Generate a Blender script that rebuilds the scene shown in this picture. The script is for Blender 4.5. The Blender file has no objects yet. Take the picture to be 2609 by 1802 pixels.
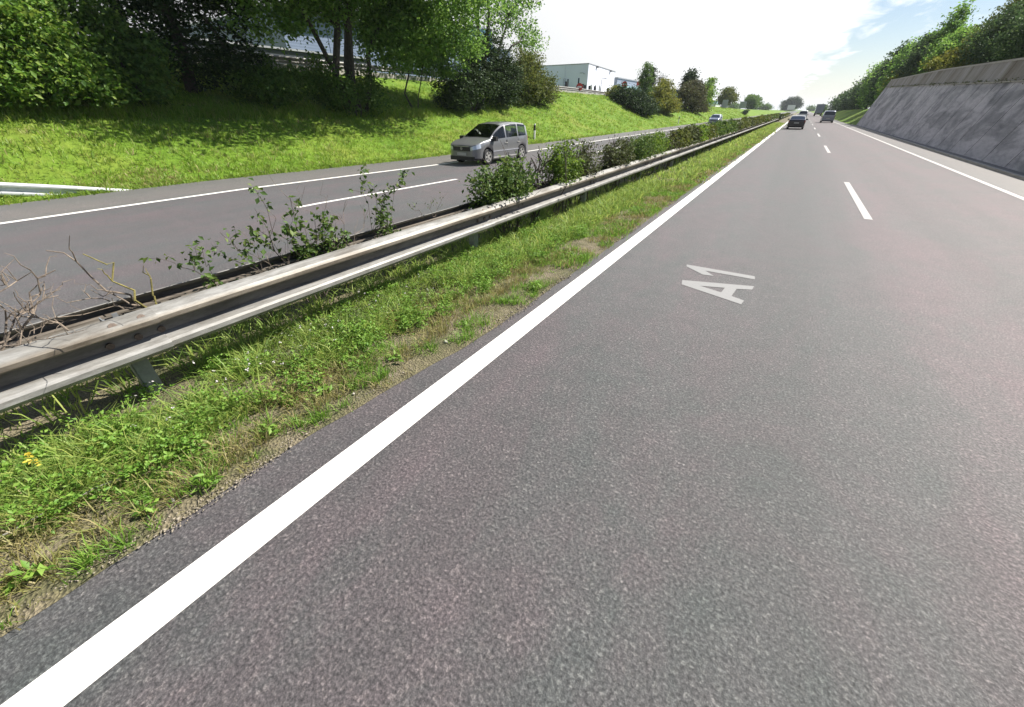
import bpy, bmesh, math, random
import numpy as np
from mathutils import Vector, Matrix

sc = bpy.context.scene
COL = sc.collection
R = math.radians

# ------------------------------------------------------------------ camera
cam_d = bpy.data.cameras.new("camera")
cam = bpy.data.objects.new("camera", cam_d)
COL.objects.link(cam)
cam.location = (0, 0, 2.0)
cam.rotation_euler = (R(90 - 32.41), 0, R(32.69))
cam_d.sensor_fit = 'HORIZONTAL'
cam_d.sensor_width = 36.0
cam_d.lens = 36.0 * 978 / 2609
cam_d.clip_start = 0.05
cam_d.clip_end = 8000
sc.camera = cam

# ------------------------------------------------------------------ sky, sun, exposure
SUN_EL, SUN_AZ = R(48), R(36)            # azimuth from +Y towards +X
world = bpy.data.worlds.new("World")
sc.world = world
world.use_nodes = True
nt = world.node_tree
nt.nodes.clear()


def wn(t, **kw):
    n = nt.nodes.new(t)
    for k, v in kw.items():
        setattr(n, k, v)
    return n


def wmath(op, a, b=None, c=None, clamp=False):
    n = nt.nodes.new('ShaderNodeMath')
    n.operation = op
    n.use_clamp = clamp
    for i, v in enumerate((a, b, c)):
        if v is None:
            continue
        if isinstance(v, (int, float)):
            n.inputs[i].default_value = v
        else:
            nt.links.new(v, n.inputs[i])
    return n.outputs[0]


out = wn('ShaderNodeOutputWorld')
bg = wn('ShaderNodeBackground')
bg.inputs['Strength'].default_value = 0.050
sky = wn('ShaderNodeTexSky', sky_type='NISHITA')
sky.sun_disc = False
sky.sun_elevation = SUN_EL
sky.sun_rotation = SUN_AZ
sky.air_density = 1.0
sky.dust_density = 0.8
sky.ozone_density = 2.5
tc = wn('ShaderNodeTexCoord')
sep = wn('ShaderNodeSeparateXYZ')
nt.links.new(tc.outputs['Generated'], sep.inputs[0])
zc = wmath('MAXIMUM', sep.outputs[2], 0.015)
px = wmath('DIVIDE', sep.outputs[0], zc)
py = wmath('DIVIDE', sep.outputs[1], zc)
comb = wn('ShaderNodeCombineXYZ')
nt.links.new(wmath('MULTIPLY', px, 0.75), comb.inputs[0])
nt.links.new(wmath('MULTIPLY_ADD', py, 0.20, wmath('MULTIPLY', px, 0.25)), comb.inputs[1])
n1 = wn('ShaderNodeTexNoise')
n1.inputs['Scale'].default_value = 2.2
n1.inputs['Detail'].default_value = 7
n1.inputs['Roughness'].default_value = 0.6
n1.inputs['Distortion'].default_value = 0.5
nt.links.new(comb.outputs[0], n1.inputs['Vector'])
# a bank of cloud left of the road, thinning to streaks on its right
edge = wmath('SUBTRACT', wmath('MULTIPLY_ADD', py, -0.034, 0.80), px)
bias = wmath('MULTIPLY', edge, 0.42)
bias = wmath('MINIMUM', wmath('MAXIMUM', bias, -0.10), 0.55)
high = wmath('MULTIPLY', wmath('MAXIMUM', wmath('SUBTRACT', sep.outputs[2], 0.30), 0.0), -1.6)   # clear overhead
dens = wmath('ADD', wmath('ADD', n1.outputs['Fac'], bias), high)
mr = wn('ShaderNodeMapRange')
mr.interpolation_type = 'SMOOTHSTEP'
mr.inputs['From Min'].default_value = 0.40
mr.inputs['From Max'].default_value = 0.72
nt.links.new(dens, mr.inputs['Value'])
low = wmath('POWER', 2.718, wmath('MULTIPLY', wmath('MAXIMUM', sep.outputs[2], 0.0), -24.0))
mask = wmath('MAXIMUM', mr.outputs[0], wmath('MULTIPLY', low, 0.97), clamp=True)
mixc = wn('ShaderNodeMix', data_type='RGBA')
nt.links.new(mask, mixc.inputs['Factor'])
nt.links.new(sky.outputs[0], mixc.inputs['A'])
# clouds scatter light forward: brighter towards the sun
dot = wn('ShaderNodeVectorMath', operation='DOT_PRODUCT')
nt.links.new(tc.outputs['Generated'], dot.inputs[0])
dot.inputs[1].default_value = (math.cos(SUN_EL) * math.sin(SUN_AZ), math.cos(SUN_EL) * math.cos(SUN_AZ), math.sin(SUN_EL))
glow = wmath('MULTIPLY_ADD', wmath('POWER', wmath('MAXIMUM', dot.outputs['Value'], 0.0), 1.3), 10.0, 5.8)
tint = wn('ShaderNodeMix', data_type='RGBA', blend_type='MULTIPLY')
tint.inputs['Factor'].default_value = 1.0
tint.inputs['A'].default_value = (0.98, 0.99, 1.0, 1)
nt.links.new(glow, tint.inputs['B'])
nt.links.new(tint.outputs['Result'], mixc.inputs['B'])
nt.links.new(mixc.outputs['Result'], bg.inputs['Color'])
nt.links.new(bg.outputs[0], out.inputs[0])

sd = bpy.data.lights.new("sun", 'SUN')
sd.energy = 4.4
sd.angle = R(0.5)
sd.color = (1.0, 0.95, 0.86)
sun = bpy.data.objects.new("sun", sd)
COL.objects.link(sun)
S = Vector((math.cos(SUN_EL) * math.sin(SUN_AZ), math.cos(SUN_EL) * math.cos(SUN_AZ), math.sin(SUN_EL)))
sun.rotation_euler = S.to_track_quat('Z', 'Y').to_euler()
sun.location = (60, 80, 120)

sc.view_settings.view_transform = 'Standard'
sc.view_settings.look = 'None'
sc.view_settings.gamma = 1
sc.view_settings.use_curve_mapping = False
sc.view_settings.exposure = 1.2

# ------------------------------------------------------------------ helpers: objects


def tag(o, label=None, cat=None, group=None, kind=None):
    if label: o['label'] = label
    if cat: o['category'] = cat
    if group: o['group'] = group
    if kind: o['kind'] = kind
    return o


def thing(name, label, cat, loc=(0, 0, 0), rotz=0.0, group=None):
    o = bpy.data.objects.new(name, None)
    o.empty_display_size = 0.3
    COL.objects.link(o)
    o.location = loc
    o.rotation_euler = (0, 0, rotz)
    return tag(o, label, cat, group)


def link(name, me, parent=None, mat=None, loc=None):
    o = bpy.data.objects.new(name, me)
    COL.objects.link(o)
    if parent is not None: o.parent = parent
    if mat is not None and not me.materials: me.materials.append(mat)
    if loc is not None: o.location = loc
    return o


def copy_tree(o, parent=None, label=None, loc=None, rotz=None):
    c = o.copy()
    COL.objects.link(c)
    if parent is not None: c.parent = parent
    if label: c['label'] = label
    if loc is not None: c.location = loc
    if rotz is not None: c.rotation_euler = (0, 0, rotz)
    for ch in o.children:
        copy_tree(ch, c)
    return c


def tri_mesh(name, V, T):
    """mesh from a vertex array (N,3) and a triangle array (M,3)"""
    me = bpy.data.meshes.new(name)
    V = np.asarray(V, dtype=np.float32)
    T = np.asarray(T, dtype=np.int32)
    me.vertices.add(len(V))
    me.vertices.foreach_set('co', V.ravel())
    me.loops.add(T.size)
    me.loops.foreach_set('vertex_index', T.ravel())
    me.polygons.add(len(T))
    me.polygons.foreach_set('loop_start', np.arange(0, T.size, 3, dtype=np.int32))
    me.polygons.foreach_set('loop_total', np.full(len(T), 3, dtype=np.int32))
    me.update(calc_edges=True)
    return me


class MB:
    """collects simple solids, built as ONE mesh object"""

    def __init__(self):
        self.v, self.f = [], []

    def add(self, vs, fs):
        n = len(self.v)
        self.v += [tuple(p) for p in vs]
        self.f += [tuple(i + n for i in q) for q in fs]
        return self

    def box(self, a, b, m=None):
        x0, y0, z0 = a
        x1, y1, z1 = b
        vs = [(x0, y0, z0), (x1, y0, z0), (x1, y1, z0), (x0, y1, z0), (x0, y0, z1), (x1, y0, z1), (x1, y1, z1), (x0, y1, z1)]
        if m is not None: vs = [m @ Vector(p) for p in vs]
        return self.add(vs, [(0, 3, 2, 1), (4, 5, 6, 7), (0, 1, 5, 4), (1, 2, 6, 5), (2, 3, 7, 6), (3, 0, 4, 7)])

    def prism(self, poly, ax, d0, d1):
        """extrude a 2-D polygon along axis 0/1/2"""
        n = len(poly)

        def P(p, d):
            if ax == 0: return (d, p[0], p[1])
            if ax == 1: return (p[0], d, p[1])
            return (p[0], p[1], d)
        vs = [P(p, d0) for p in poly] + [P(p, d1) for p in poly]
        fs = [tuple(range(n)), tuple(reversed(range(n, 2 * n)))]
        fs += [(i, i + n, (i + 1) % n + n, (i + 1) % n) for i in range(n)]
        return self.add(vs, fs)

    def tube(self, pts, rad, k=6):
        pts = [Vector(p) for p in pts]
        if not hasattr(rad, '__len__'): rad = [rad] * len(pts)
        vs, fs = [], []
        for i, p in enumerate(pts):
            d = (pts[min(i + 1, len(pts) - 1)] - pts[max(i - 1, 0)])
            d = d.normalized() if d.length > 1e-9 else Vector((0, 0, 1))
            u = d.cross(Vector((0.31, 0.17, 0.93)))
            if u.length < 1e-3: u = d.cross(Vector((1, 0, 0)))
            u.normalize()
            w = d.cross(u)
            for j in range(k):
                a = 2 * math.pi * j / k
                vs.append(p + (u * math.cos(a) + w * math.sin(a)) * rad[i])
        for i in range(len(pts) - 1):
            for j in range(k):
                a, b = i * k + j, i * k + (j + 1) % k
                fs.append((a, b, b + k, a + k))
        fs.append(tuple(reversed(range(k))))
        fs.append(tuple(range((len(pts) - 1) * k, len(pts) * k)))
        return self.add(vs, fs)

    def disc(self, c, axis, r, t, k=20, r_in=None):
        """a disc or ring of thickness t with its axis along 0/1/2"""
        vs, fs = [], []
        def P(a, rr, d):
            p = [0, 0, 0]
            o = [i for i in range(3) if i != axis]
            p[axis] = c[axis] + d
            p[o[0]] = c[o[0]] + rr * math.cos(a)
            p[o[1]] = c[o[1]] + rr * math.sin(a)
            return tuple(p)
        A = [2 * math.pi * j / k for j in range(k)]
        if r_in is None:
            vs = [P(a, r, -t / 2) for a in A] + [P(a, r, t / 2) for a in A]
            fs = [tuple(range(k)), tuple(range(k, 2 * k))] + [(j, (j + 1) % k, (j + 1) % k + k, j + k) for j in range(k)]
        else:
            vs = [P(a, r, -t / 2) for a in A] + [P(a, r, t / 2) for a in A] + [P(a, r_in, -t / 2) for a in A] + [P(a, r_in, t / 2) for a in A]
            for j in range(k):
                q = (j + 1) % k
                fs += [(j, q, q + k, j + k), (j + 2 * k, q + 2 * k, q + 3 * k, j + 3 * k), (j, q, q + 2 * k, j + 2 * k), (j + k, q + k, q + 3 * k, j + 3 * k)]
        return self.add(vs, fs)

    def mesh(self, name, smooth=False):
        me = bpy.data.meshes.new(name)
        me.from_pydata(self.v, [], self.f)
        bm = bmesh.new()
        bm.from_mesh(me)
        bmesh.ops.recalc_face_normals(bm, faces=bm.faces)
        bm.to_mesh(me)
        bm.free()
        if smooth:
            me.polygons.foreach_set('use_smooth', [True] * len(me.polygons))
        return me

    def build(self, name, mat, parent=None, smooth=False, loc=None):
        return link(name, self.mesh(name, smooth), parent, mat, loc)


# ------------------------------------------------------------------ helpers: materials


def new_mat(name):
    m = bpy.data.materials.new(name)
    m.use_nodes = True
    t = m.node_tree
    return m, t, t.nodes, t.links, t.nodes['Principled BSDF']


def ramp(t, fac, stops):
    n = t.nodes.new('ShaderNodeValToRGB')
    els = n.color_ramp.elements
    while len(els) < len(stops): els.new(0.5)
    for e, (p, c) in zip(els, stops):
        e.position = p
        e.color = (*c, 1)
    t.links.new(fac, n.inputs[0])
    return n.outputs[0]


def noise(t, scale, detail=4, rough=0.55, vec=None, dist=0.0):
    n = t.nodes.new('ShaderNodeTexNoise')
    n.inputs['Scale'].default_value = scale
    n.inputs['Detail'].default_value = detail
    n.inputs['Roughness'].default_value = rough
    n.inputs['Distortion'].default_value = dist
    if vec is not None: t.links.new(vec, n.inputs['Vector'])
    return n.outputs['Fac']


def coords(t, scale=(1, 1, 1), kind='Object', rot=(0, 0, 0)):
    c = t.nodes.new('ShaderNodeTexCoord')
    m = t.nodes.new('ShaderNodeMapping')
    m.inputs['Scale'].default_value = scale
    m.inputs['Rotation'].default_value = rot
    t.links.new(c.outputs[kind], m.inputs['Vector'])
    return m.outputs[0]


def mixrgb(t, fac, a, b, mode='MIX'):
    n = t.nodes.new('ShaderNodeMix')
    n.data_type = 'RGBA'
    n.blend_type = mode
    for s, v in (('Factor', fac), ('A', a), ('B', b)):
        if isinstance(v, (int, float)): n.inputs[s].default_value = v
        elif isinstance(v, tuple): n.inputs[s].default_value = (*v, 1)
        else: t.links.new(v, n.inputs[s])
    return n.outputs['Result']


def bump(t, h, strength, dist=0.02):
    n = t.nodes.new('ShaderNodeBump')
    n.inputs['Strength'].default_value = strength
    n.inputs['Distance'].default_value = dist
    t.links.new(h, n.inputs['Height'])
    return n.outputs[0]


def plain(name, col, rough=0.6, metal=0.0, var=0.12, scale=6.0, bump_s=0.0, coat=0.0):
    m, t, N, L, b = new_mat(name)
    v = coords(t)
    f = noise(t, scale, 5, 0.6, v)
    lo = tuple(c * (1 - var) for c in col)
    hi = tuple(min(1, c * (1 + var)) for c in col)
    L.new(ramp(t, f, [(0.3, lo), (0.7, hi)]), b.inputs['Base Color'])
    b.inputs['Roughness'].default_value = rough
    b.inputs['Metallic'].default_value = metal
    if coat: b.inputs['Coat Weight'].default_value = coat
    if bump_s: L.new(bump(t, noise(t, scale * 8, 4, 0.6, v), bump_s), b.inputs['Normal'])
    return m


def leaf_mat(name, stops, trans=0.4, gloss=0.06, rough=0.4):
    m = bpy.data.materials.new(name)
    m.use_nodes = True
    t = m.node_tree
    t.nodes.clear()
    o = t.nodes.new('ShaderNodeOutputMaterial')
    g = t.nodes.new('ShaderNodeNewGeometry')
    col = ramp(t, g.outputs['Random Per Island'], stops)
    d = t.nodes.new('ShaderNodeBsdfDiffuse')
    tr = t.nodes.new('ShaderNodeBsdfTranslucent')
    gl = t.nodes.new('ShaderNodeBsdfGlossy')
    gl.inputs['Roughness'].default_value = rough
    gl.inputs['Color'].default_value = (0.8, 0.85, 0.8, 1)
    t.links.new(col, d.inputs['Color'])
    hs = t.nodes.new('ShaderNodeHueSaturation')
    hs.inputs['Hue'].default_value = 0.495
    hs.inputs['Value'].default_value = 1.25
    t.links.new(col, hs.inputs['Color'])
    t.links.new(hs.outputs[0], tr.inputs['Color'])
    m1 = t.nodes.new('ShaderNodeMixShader')
    m1.inputs[0].default_value = trans
    t.links.new(d.outputs[0], m1.inputs[1])
    t.links.new(tr.outputs[0], m1.inputs[2])
    m2 = t.nodes.new('ShaderNodeMixShader')
    m2.inputs[0].default_value = gloss
    t.links.new(m1.outputs[0], m2.inputs[1])
    t.links.new(gl.outputs[0], m2.inputs[2])
    t.links.new(m2.outputs[0], o.inputs[0])
    return m


M = {}
# --- asphalt
def asphalt(name, a, b, warm, lanes=False):
    m, t, N, L, bs = new_mat(name)
    v = coords(t)
    vl = coords(t, (0.7, 0.30, 1))
    big = noise(t, 1.1, 6, 0.7, vl, 0.8)
    mid = noise(t, 3.0, 4, 0.6, v)
    fine = noise(t, 62.0, 4, 0.8, v)
    spk = t.nodes.new('ShaderNodeTexVoronoi')
    spk.inputs['Scale'].default_value = 60.0
    L.new(v, spk.inputs['Vector'])
    base = ramp(t, big, [(0.40, a), (0.5, tuple((x + y) / 2 for x, y in zip(a, b))), (0.58, b)])
    base = mixrgb(t, 0.35, base, ramp(t, mid, [(0.35, tuple(c * 0.82 for c in a)), (0.65, tuple(c * 1.15 for c in b))]))
    band = noise(t, 1.0, 3, 0.5, coords(t, (0.8, 0.012, 1)))
    base = mixrgb(t, 0.7, base, ramp(t, band, [(0.38, (0.80, 0.84, 0.83)), (0.5, (1, 1, 1)), (0.62, (1.16, 1.08, 1.10))]), 'MULTIPLY')
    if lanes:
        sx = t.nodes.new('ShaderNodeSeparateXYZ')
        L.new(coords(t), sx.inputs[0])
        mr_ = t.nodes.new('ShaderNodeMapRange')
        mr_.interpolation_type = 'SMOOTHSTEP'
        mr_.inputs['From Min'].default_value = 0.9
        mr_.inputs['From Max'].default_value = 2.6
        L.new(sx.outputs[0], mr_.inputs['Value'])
        base = mixrgb(t, 1.0, base, mixrgb(t, mr_.outputs[0], (0.92, 0.95, 0.95), (1.22, 1.10, 1.12)), 'MULTIPLY')  # right lane tinted paler and pinker, its glare put into the asphalt colour
    grain = ramp(t, fine, [(0.32, (0.22, 0.22, 0.23)), (0.5, (0.88, 0.88, 0.88)), (0.68, (2.2, 2.17, 2.12))])
    base = mixrgb(t, 1.0, base, grain, 'MULTIPLY')
    rgbv = t.nodes.new('ShaderNodeSeparateColor')
    L.new(spk.outputs['Color'], rgbv.inputs[0])
    st = ramp(t, rgbv.outputs[0], [(0.0, (0.7, 0.7, 0.72)), (0.75, (1.0, 1.0, 1.0)), (0.93, (1.15, 1.13, 1.1)), (0.97, (1.55, 1.53, 1.48))])
    base = mixrgb(t, 0.8, base, st, 'MULTIPLY')
    L.new(base, bs.inputs['Base Color'])
    bs.inputs['Roughness'].default_value = warm
    bs.inputs['Specular IOR Level'].default_value = 0.38
    bs.inputs['Sheen Weight'].default_value = 0.22
    bs.inputs['Sheen Roughness'].default_value = 0.45
    bs.inputs['Sheen Tint'].default_value = (1.0, 0.95, 0.95, 1)
    add = t.nodes.new('ShaderNodeMath')
    add.operation = 'ADD'
    L.new(fine, add.inputs[0])
    L.new(spk.outputs['Distance'], add.inputs[1])
    L.new(bump(t, add.outputs[0], 0.5, 0.004), bs.inputs['Normal'])
    return m


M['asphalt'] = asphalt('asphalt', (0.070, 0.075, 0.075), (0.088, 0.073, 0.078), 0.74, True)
M['asphalt_old'] = asphalt('asphalt_old', (0.059, 0.066, 0.067), (0.079, 0.063, 0.068), 0.70)
M['asphalt_shoulder'] = asphalt('asphalt_shoulder', (0.105, 0.100, 0.096), (0.115, 0.105, 0.099), 0.6)


def paint(name, col, wear):
    m, t, N, L, b = new_mat(name)
    v = coords(t)
    f = noise(t, 45, 4, 0.7, v)
    f2 = noise(t, 1.6, 4, 0.6, v)
    mul = t.nodes.new('ShaderNodeMath')
    mul.operation = 'ADD'
    L.new(f, mul.inputs[0])
    sc_ = t.nodes.new('ShaderNodeMath')
    sc_.operation = 'MULTIPLY'
    sc_.inputs[1].default_value = 0.45
    L.new(f2, sc_.inputs[0])
    L.new(sc_.outputs[0], mul.inputs[1])
    L.new(ramp(t, mul.outputs[0], [(wear - 0.08, tuple(c * 0.35 for c in col)), (wear, tuple(c * 0.85 for c in col)), (wear + 0.12, col)]), b.inputs['Base Color'])
    b.inputs['Roughness'].default_value = 0.6
    L.new(bump(t, noise(t, 90, 3, 0.7, v), 0.35, 0.004), b.inputs['Normal'])
    return m


M['paint'] = paint('white_road_paint', (0.72, 0.70, 0.67), 0.46)
M['paint_worn'] = paint('worn_white_road_paint', (0.36, 0.345, 0.335), 0.52)
M['overlay_grey'] = plain('pale_grey_overlay', (0.22, 0.22, 0.22), 0.7, 0, 0.06, 30)

# --- soil and grass grounds
m, t, N, L, b = new_mat('verge_soil')
v = coords(t)
f = noise(t, 2.2, 6, 0.65, v, 0.4)
g = noise(t, 60, 4, 0.7, v)
vo = t.nodes.new('ShaderNodeTexVoronoi')
vo.inputs['Scale'].default_value = 55
L.new(v, vo.inputs['Vector'])
base = ramp(t, f, [(0.34, (0.075, 0.080, 0.032)), (0.48, (0.13, 0.115, 0.062)), (0.6, (0.185, 0.155, 0.105)), (0.72, (0.12, 0.105, 0.062))])
base = mixrgb(t, 0.9, base, ramp(t, g, [(0.3, (0.45, 0.45, 0.45)), (0.55, (1, 1, 1)), (0.72, (1.7, 1.68, 1.6))]), 'MULTIPLY')
L.new(base, b.inputs['Base Color'])
b.inputs['Roughness'].default_value = 0.95
L.new(bump(t, vo.outputs['Distance'], 0.8, 0.02), b.inputs['Normal'])
M['soil'] = m

m, t, N, L, b = new_mat('meadow_ground')
v = coords(t)
f = noise(t, 0.35, 6, 0.6, v, 0.3)
g = noise(t, 7.0, 6, 0.7, v)
h = noise(t, 38.0, 3, 0.7, v)
base = ramp(t, f, [(0.3, (0.095, 0.175, 0.018)), (0.5, (0.130, 0.215, 0.024)), (0.66, (0.175, 0.215, 0.036))])
base = mixrgb(t, 0.85, base, ramp(t, g, [(0.3, (0.55, 0.6, 0.5)), (0.55, (1, 1, 1)), (0.75, (1.3, 1.25, 1.2))]), 'MULTIPLY')
base = mixrgb(t, 0.6, base, ramp(t, h, [(0.3, (0.6, 0.65, 0.6)), (0.6, (1.15, 1.15, 1.1))]), 'MULTIPLY')
L.new(base, b.inputs['Base Color'])
b.inputs['Roughness'].default_value = 0.9
b.inputs['Specular IOR Level'].default_value = 0.15
L.new(bump(t, g, 0.6, 0.12), b.inputs['Normal'])
M['meadow'] = m

# --- grass and leaves
G = lambda *c: [(i / max(1, len(c) - 1), q) for i, q in enumerate(c)]
M['grass_bank'] = leaf_mat('bank_grass', G((0.13, 0.235, 0.022), (0.165, 0.285, 0.028), (0.20, 0.315, 0.036), (0.235, 0.325, 0.05), (0.31, 0.31, 0.10)), 0.45, 0.022, 0.55)
M['grass_lush'] = leaf_mat('lush_grass', G((0.147, 0.239, 0.052), (0.215, 0.329, 0.066), (0.286, 0.386, 0.085), (0.390, 0.428, 0.117)), 0.45, 0.022, 0.55)
M['grass_dry'] = leaf_mat('dry_grass', G((0.173, 0.205, 0.054), (0.281, 0.254, 0.092), (0.346, 0.286, 0.135), (0.227, 0.238, 0.065), (0.410, 0.346, 0.194)), 0.3, 0.022, 0.55)
M['weed'] = leaf_mat('weed_leaf', G((0.109, 0.234, 0.031), (0.172, 0.312, 0.043), (0.234, 0.366, 0.062)), 0.4, 0.022, 0.55)
M['leaf_mid'] = leaf_mat('leaf_mid_green', G((0.045, 0.092, 0.019), (0.072, 0.143, 0.026), (0.099, 0.176, 0.032), (0.136, 0.210, 0.042)), 0.38, 0.022, 0.55)
M['leaf_light'] = leaf_mat('leaf_light_green', G((0.073, 0.149, 0.031), (0.116, 0.232, 0.043), (0.161, 0.286, 0.052), (0.221, 0.340, 0.068)), 0.5, 0.03, 0.5)
M['leaf_bright'] = leaf_mat('leaf_bright_green', G((0.070, 0.156, 0.021), (0.114, 0.221, 0.028), (0.158, 0.266, 0.038), (0.228, 0.303, 0.052)), 0.42, 0.022, 0.55)
M['leaf_dark'] = leaf_mat('leaf_dark_green', G((0.017, 0.033, 0.015), (0.027, 0.051, 0.019), (0.042, 0.071, 0.024), (0.060, 0.090, 0.030)), 0.2, 0.022, 0.55)
M['leaf_deep'] = leaf_mat('leaf_deep_green', G((0.029, 0.056, 0.025), (0.046, 0.087, 0.032), (0.071, 0.121, 0.041), (0.102, 0.153, 0.051)), 0.35, 0.03, 0.55)
M['leaf_olive'] = leaf_mat('leaf_olive', G((0.068, 0.089, 0.022), (0.101, 0.126, 0.027), (0.135, 0.141, 0.034), (0.074, 0.111, 0.027)), 0.35, 0.022, 0.55)
M['leaf_brownish'] = leaf_mat('leaf_brownish', G((0.050, 0.053, 0.025), (0.081, 0.073, 0.035), (0.065, 0.083, 0.025), (0.106, 0.088, 0.048)), 0.3, 0.022, 0.55)
M['leaf_yellow'] = leaf_mat('leaf_yellow_green', G((0.098, 0.124, 0.019), (0.150, 0.169, 0.026), (0.195, 0.182, 0.036)), 0.4, 0.022, 0.55)
M['hedge'] = leaf_mat('hedge_leaf', G((0.041, 0.080, 0.020), (0.071, 0.129, 0.027), (0.105, 0.170, 0.034), (0.145, 0.187, 0.048)), 0.3, 0.022, 0.55)
M['hedge_bright'] = leaf_mat('hedge_bright_leaf', G((0.075, 0.142, 0.018), (0.120, 0.205, 0.027), (0.180, 0.244, 0.038)), 0.4, 0.022, 0.55)
M['hedge_brown'] = leaf_mat('hedge_brown_leaf', G((0.055, 0.062, 0.026), (0.093, 0.097, 0.042), (0.062, 0.097, 0.023), (0.123, 0.133, 0.059)), 0.25, 0.022, 0.55)
M['red_leaf'] = leaf_mat('red_leaf', G((0.12, 0.03, 0.015), (0.18, 0.06, 0.03)), 0.35, 0.022, 0.55)
M['petal'] = leaf_mat('white_petal', G((0.55, 0.53, 0.52), (0.65, 0.6, 0.62)), 0.3, 0.022, 0.55)
M['petal_yellow'] = leaf_mat('yellow_petal', G((0.60, 0.48, 0.05), (0.65, 0.55, 0.1)), 0.3, 0.022, 0.55)
M['bark'] = plain('bark', (0.055, 0.045, 0.036), 0.9, 0, 0.4, 9, 0.6)
M['twig'] = plain('twig_bark', (0.085, 0.068, 0.055), 0.9, 0, 0.35, 25, 0.4)
M['dead_wood'] = plain('dead_wood', (0.20, 0.16, 0.125), 0.9, 0, 0.45, 22, 0.4)
M['yellow_wood'] = plain('lichen_wood', (0.22, 0.19, 0.06), 0.9, 0, 0.4, 22, 0.4)

# --- steel, concrete, buildings
m, t, N, L, b = new_mat('weathered_galvanised_steel')
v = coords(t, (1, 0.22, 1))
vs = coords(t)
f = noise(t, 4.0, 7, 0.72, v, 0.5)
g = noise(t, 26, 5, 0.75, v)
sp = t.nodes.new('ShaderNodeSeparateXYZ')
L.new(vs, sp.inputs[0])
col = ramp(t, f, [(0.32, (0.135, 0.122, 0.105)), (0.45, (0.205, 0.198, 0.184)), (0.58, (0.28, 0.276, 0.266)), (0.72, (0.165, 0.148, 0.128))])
band = ramp(t, sp.outputs[2], [(0.560, (1, 1, 1)), (0.585, (0.42, 0.40, 0.38)), (0.672, (0.40, 0.36, 0.32)), (0.692, (0.66, 0.55, 0.45)), (0.735, (0.84, 0.75, 0.64)), (0.752, (1.0, 1.0, 0.99))])  # groove shade painted dark into the steel; tan strip above is dirt
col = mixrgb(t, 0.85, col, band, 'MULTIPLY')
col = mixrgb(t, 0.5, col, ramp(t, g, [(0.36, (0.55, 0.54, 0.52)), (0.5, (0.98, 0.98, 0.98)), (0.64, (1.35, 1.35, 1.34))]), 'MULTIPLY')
L.new(col, b.inputs['Base Color'])
b.inputs['Metallic'].default_value = 0.15
b.inputs['Roughness'].default_value = 0.55
L.new(bump(t, g, 0.12, 0.005), b.inputs['Normal'])
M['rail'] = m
M['steel_new'] = plain('bright_galvanised_steel', (0.62, 0.63, 0.64), 0.4, 0.25, 0.1, 8)
M['steel_post'] = plain('grey_steel_post', (0.26, 0.27, 0.28), 0.5, 0.3, 0.25, 12)
M['bolt'] = plain('rusty_bolt', (0.10, 0.075, 0.06), 0.6, 0.4, 0.3, 60)

m, t, N, L, b = new_mat('stained_concrete')
v = coords(t)
vs = coords(t, (0.3, 0.42, 0.16))
vf = coords(t, (1.0, 0.33, 1.0))
f = noise(t, 0.75, 8, 0.62, vf, 0.9)
st = noise(t, 1.5, 6, 0.62, vs, 0.5)
g = noise(t, 5, 6, 0.75, vf)
sp = t.nodes.new('ShaderNodeSeparateXYZ')
L.new(v, sp.inputs[0])
mrw = t.nodes.new('ShaderNodeMapRange')
mrw.interpolation_type = 'SMOOTHSTEP'
mrw.inputs['From Min'].default_value = 0.6
mrw.inputs['From Max'].default_value = 3.0
mrw.inputs['To Min'].default_value = 0.25
L.new(sp.outputs[2], mrw.inputs['Value'])
col = ramp(t, f, [(0.36, (0.235, 0.232, 0.250)), (0.45, (0.30, 0.292, 0.31)), (0.50, (0.385, 0.368, 0.395)), (0.60, (0.46, 0.438, 0.465))])
drip = ramp(t, st, [(0.34, (0.42, 0.43, 0.45)), (0.42, (0.78, 0.78, 0.80)), (0.50, (1, 1, 1)), (0.68, (1.12, 1.1, 1.1))])
col = mixrgb(t, mrw.outputs[0], col, mixrgb(t, 1.0, col, drip, 'MULTIPLY'))
col = mixrgb(t, 0.7, col, ramp(t, g, [(0.36, (0.66, 0.67, 0.69)), (0.5, (1, 1, 1)), (0.65, (1.14, 1.13, 1.13))]), 'MULTIPLY')
L.new(col, b.inputs['Base Color'])
b.inputs['Roughness'].default_value = 0.9
L.new(bump(t, g, 0.4, 0.03), b.inputs['Normal'])
M['wall_concrete'] = m
m, t, N, L, b = new_mat('mossy_concrete')
v = coords(t)
vs = coords(t, (0.2, 0.5, 0.16))
f = noise(t, 1.2, 6, 0.66, vs, 0.6)
g = noise(t, 14, 4, 0.7, v)
col = ramp(t, f, [(0.36, (0.17, 0.145, 0.115)), (0.5, (0.25, 0.23, 0.21)), (0.62, (0.32, 0.30, 0.295))])
col = mixrgb(t, 0.5, col, ramp(t, g, [(0.3, (0.75, 0.75, 0.75)), (0.65, (1.12, 1.12, 1.12))]), 'MULTIPLY')
L.new(col, b.inputs['Base Color'])
b.inputs['Roughness'].default_value = 0.95
M['wall_band'] = m
M['concrete'] = plain('pale_concrete', (0.36, 0.34, 0.31), 0.9, 0, 0.18, 5, 0.3)
M['gutter'] = plain('dark_gutter_concrete', (0.12, 0.12, 0.125), 0.85, 0, 0.25, 3, 0.3)  # gutter concrete, darker than the kerb


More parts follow.
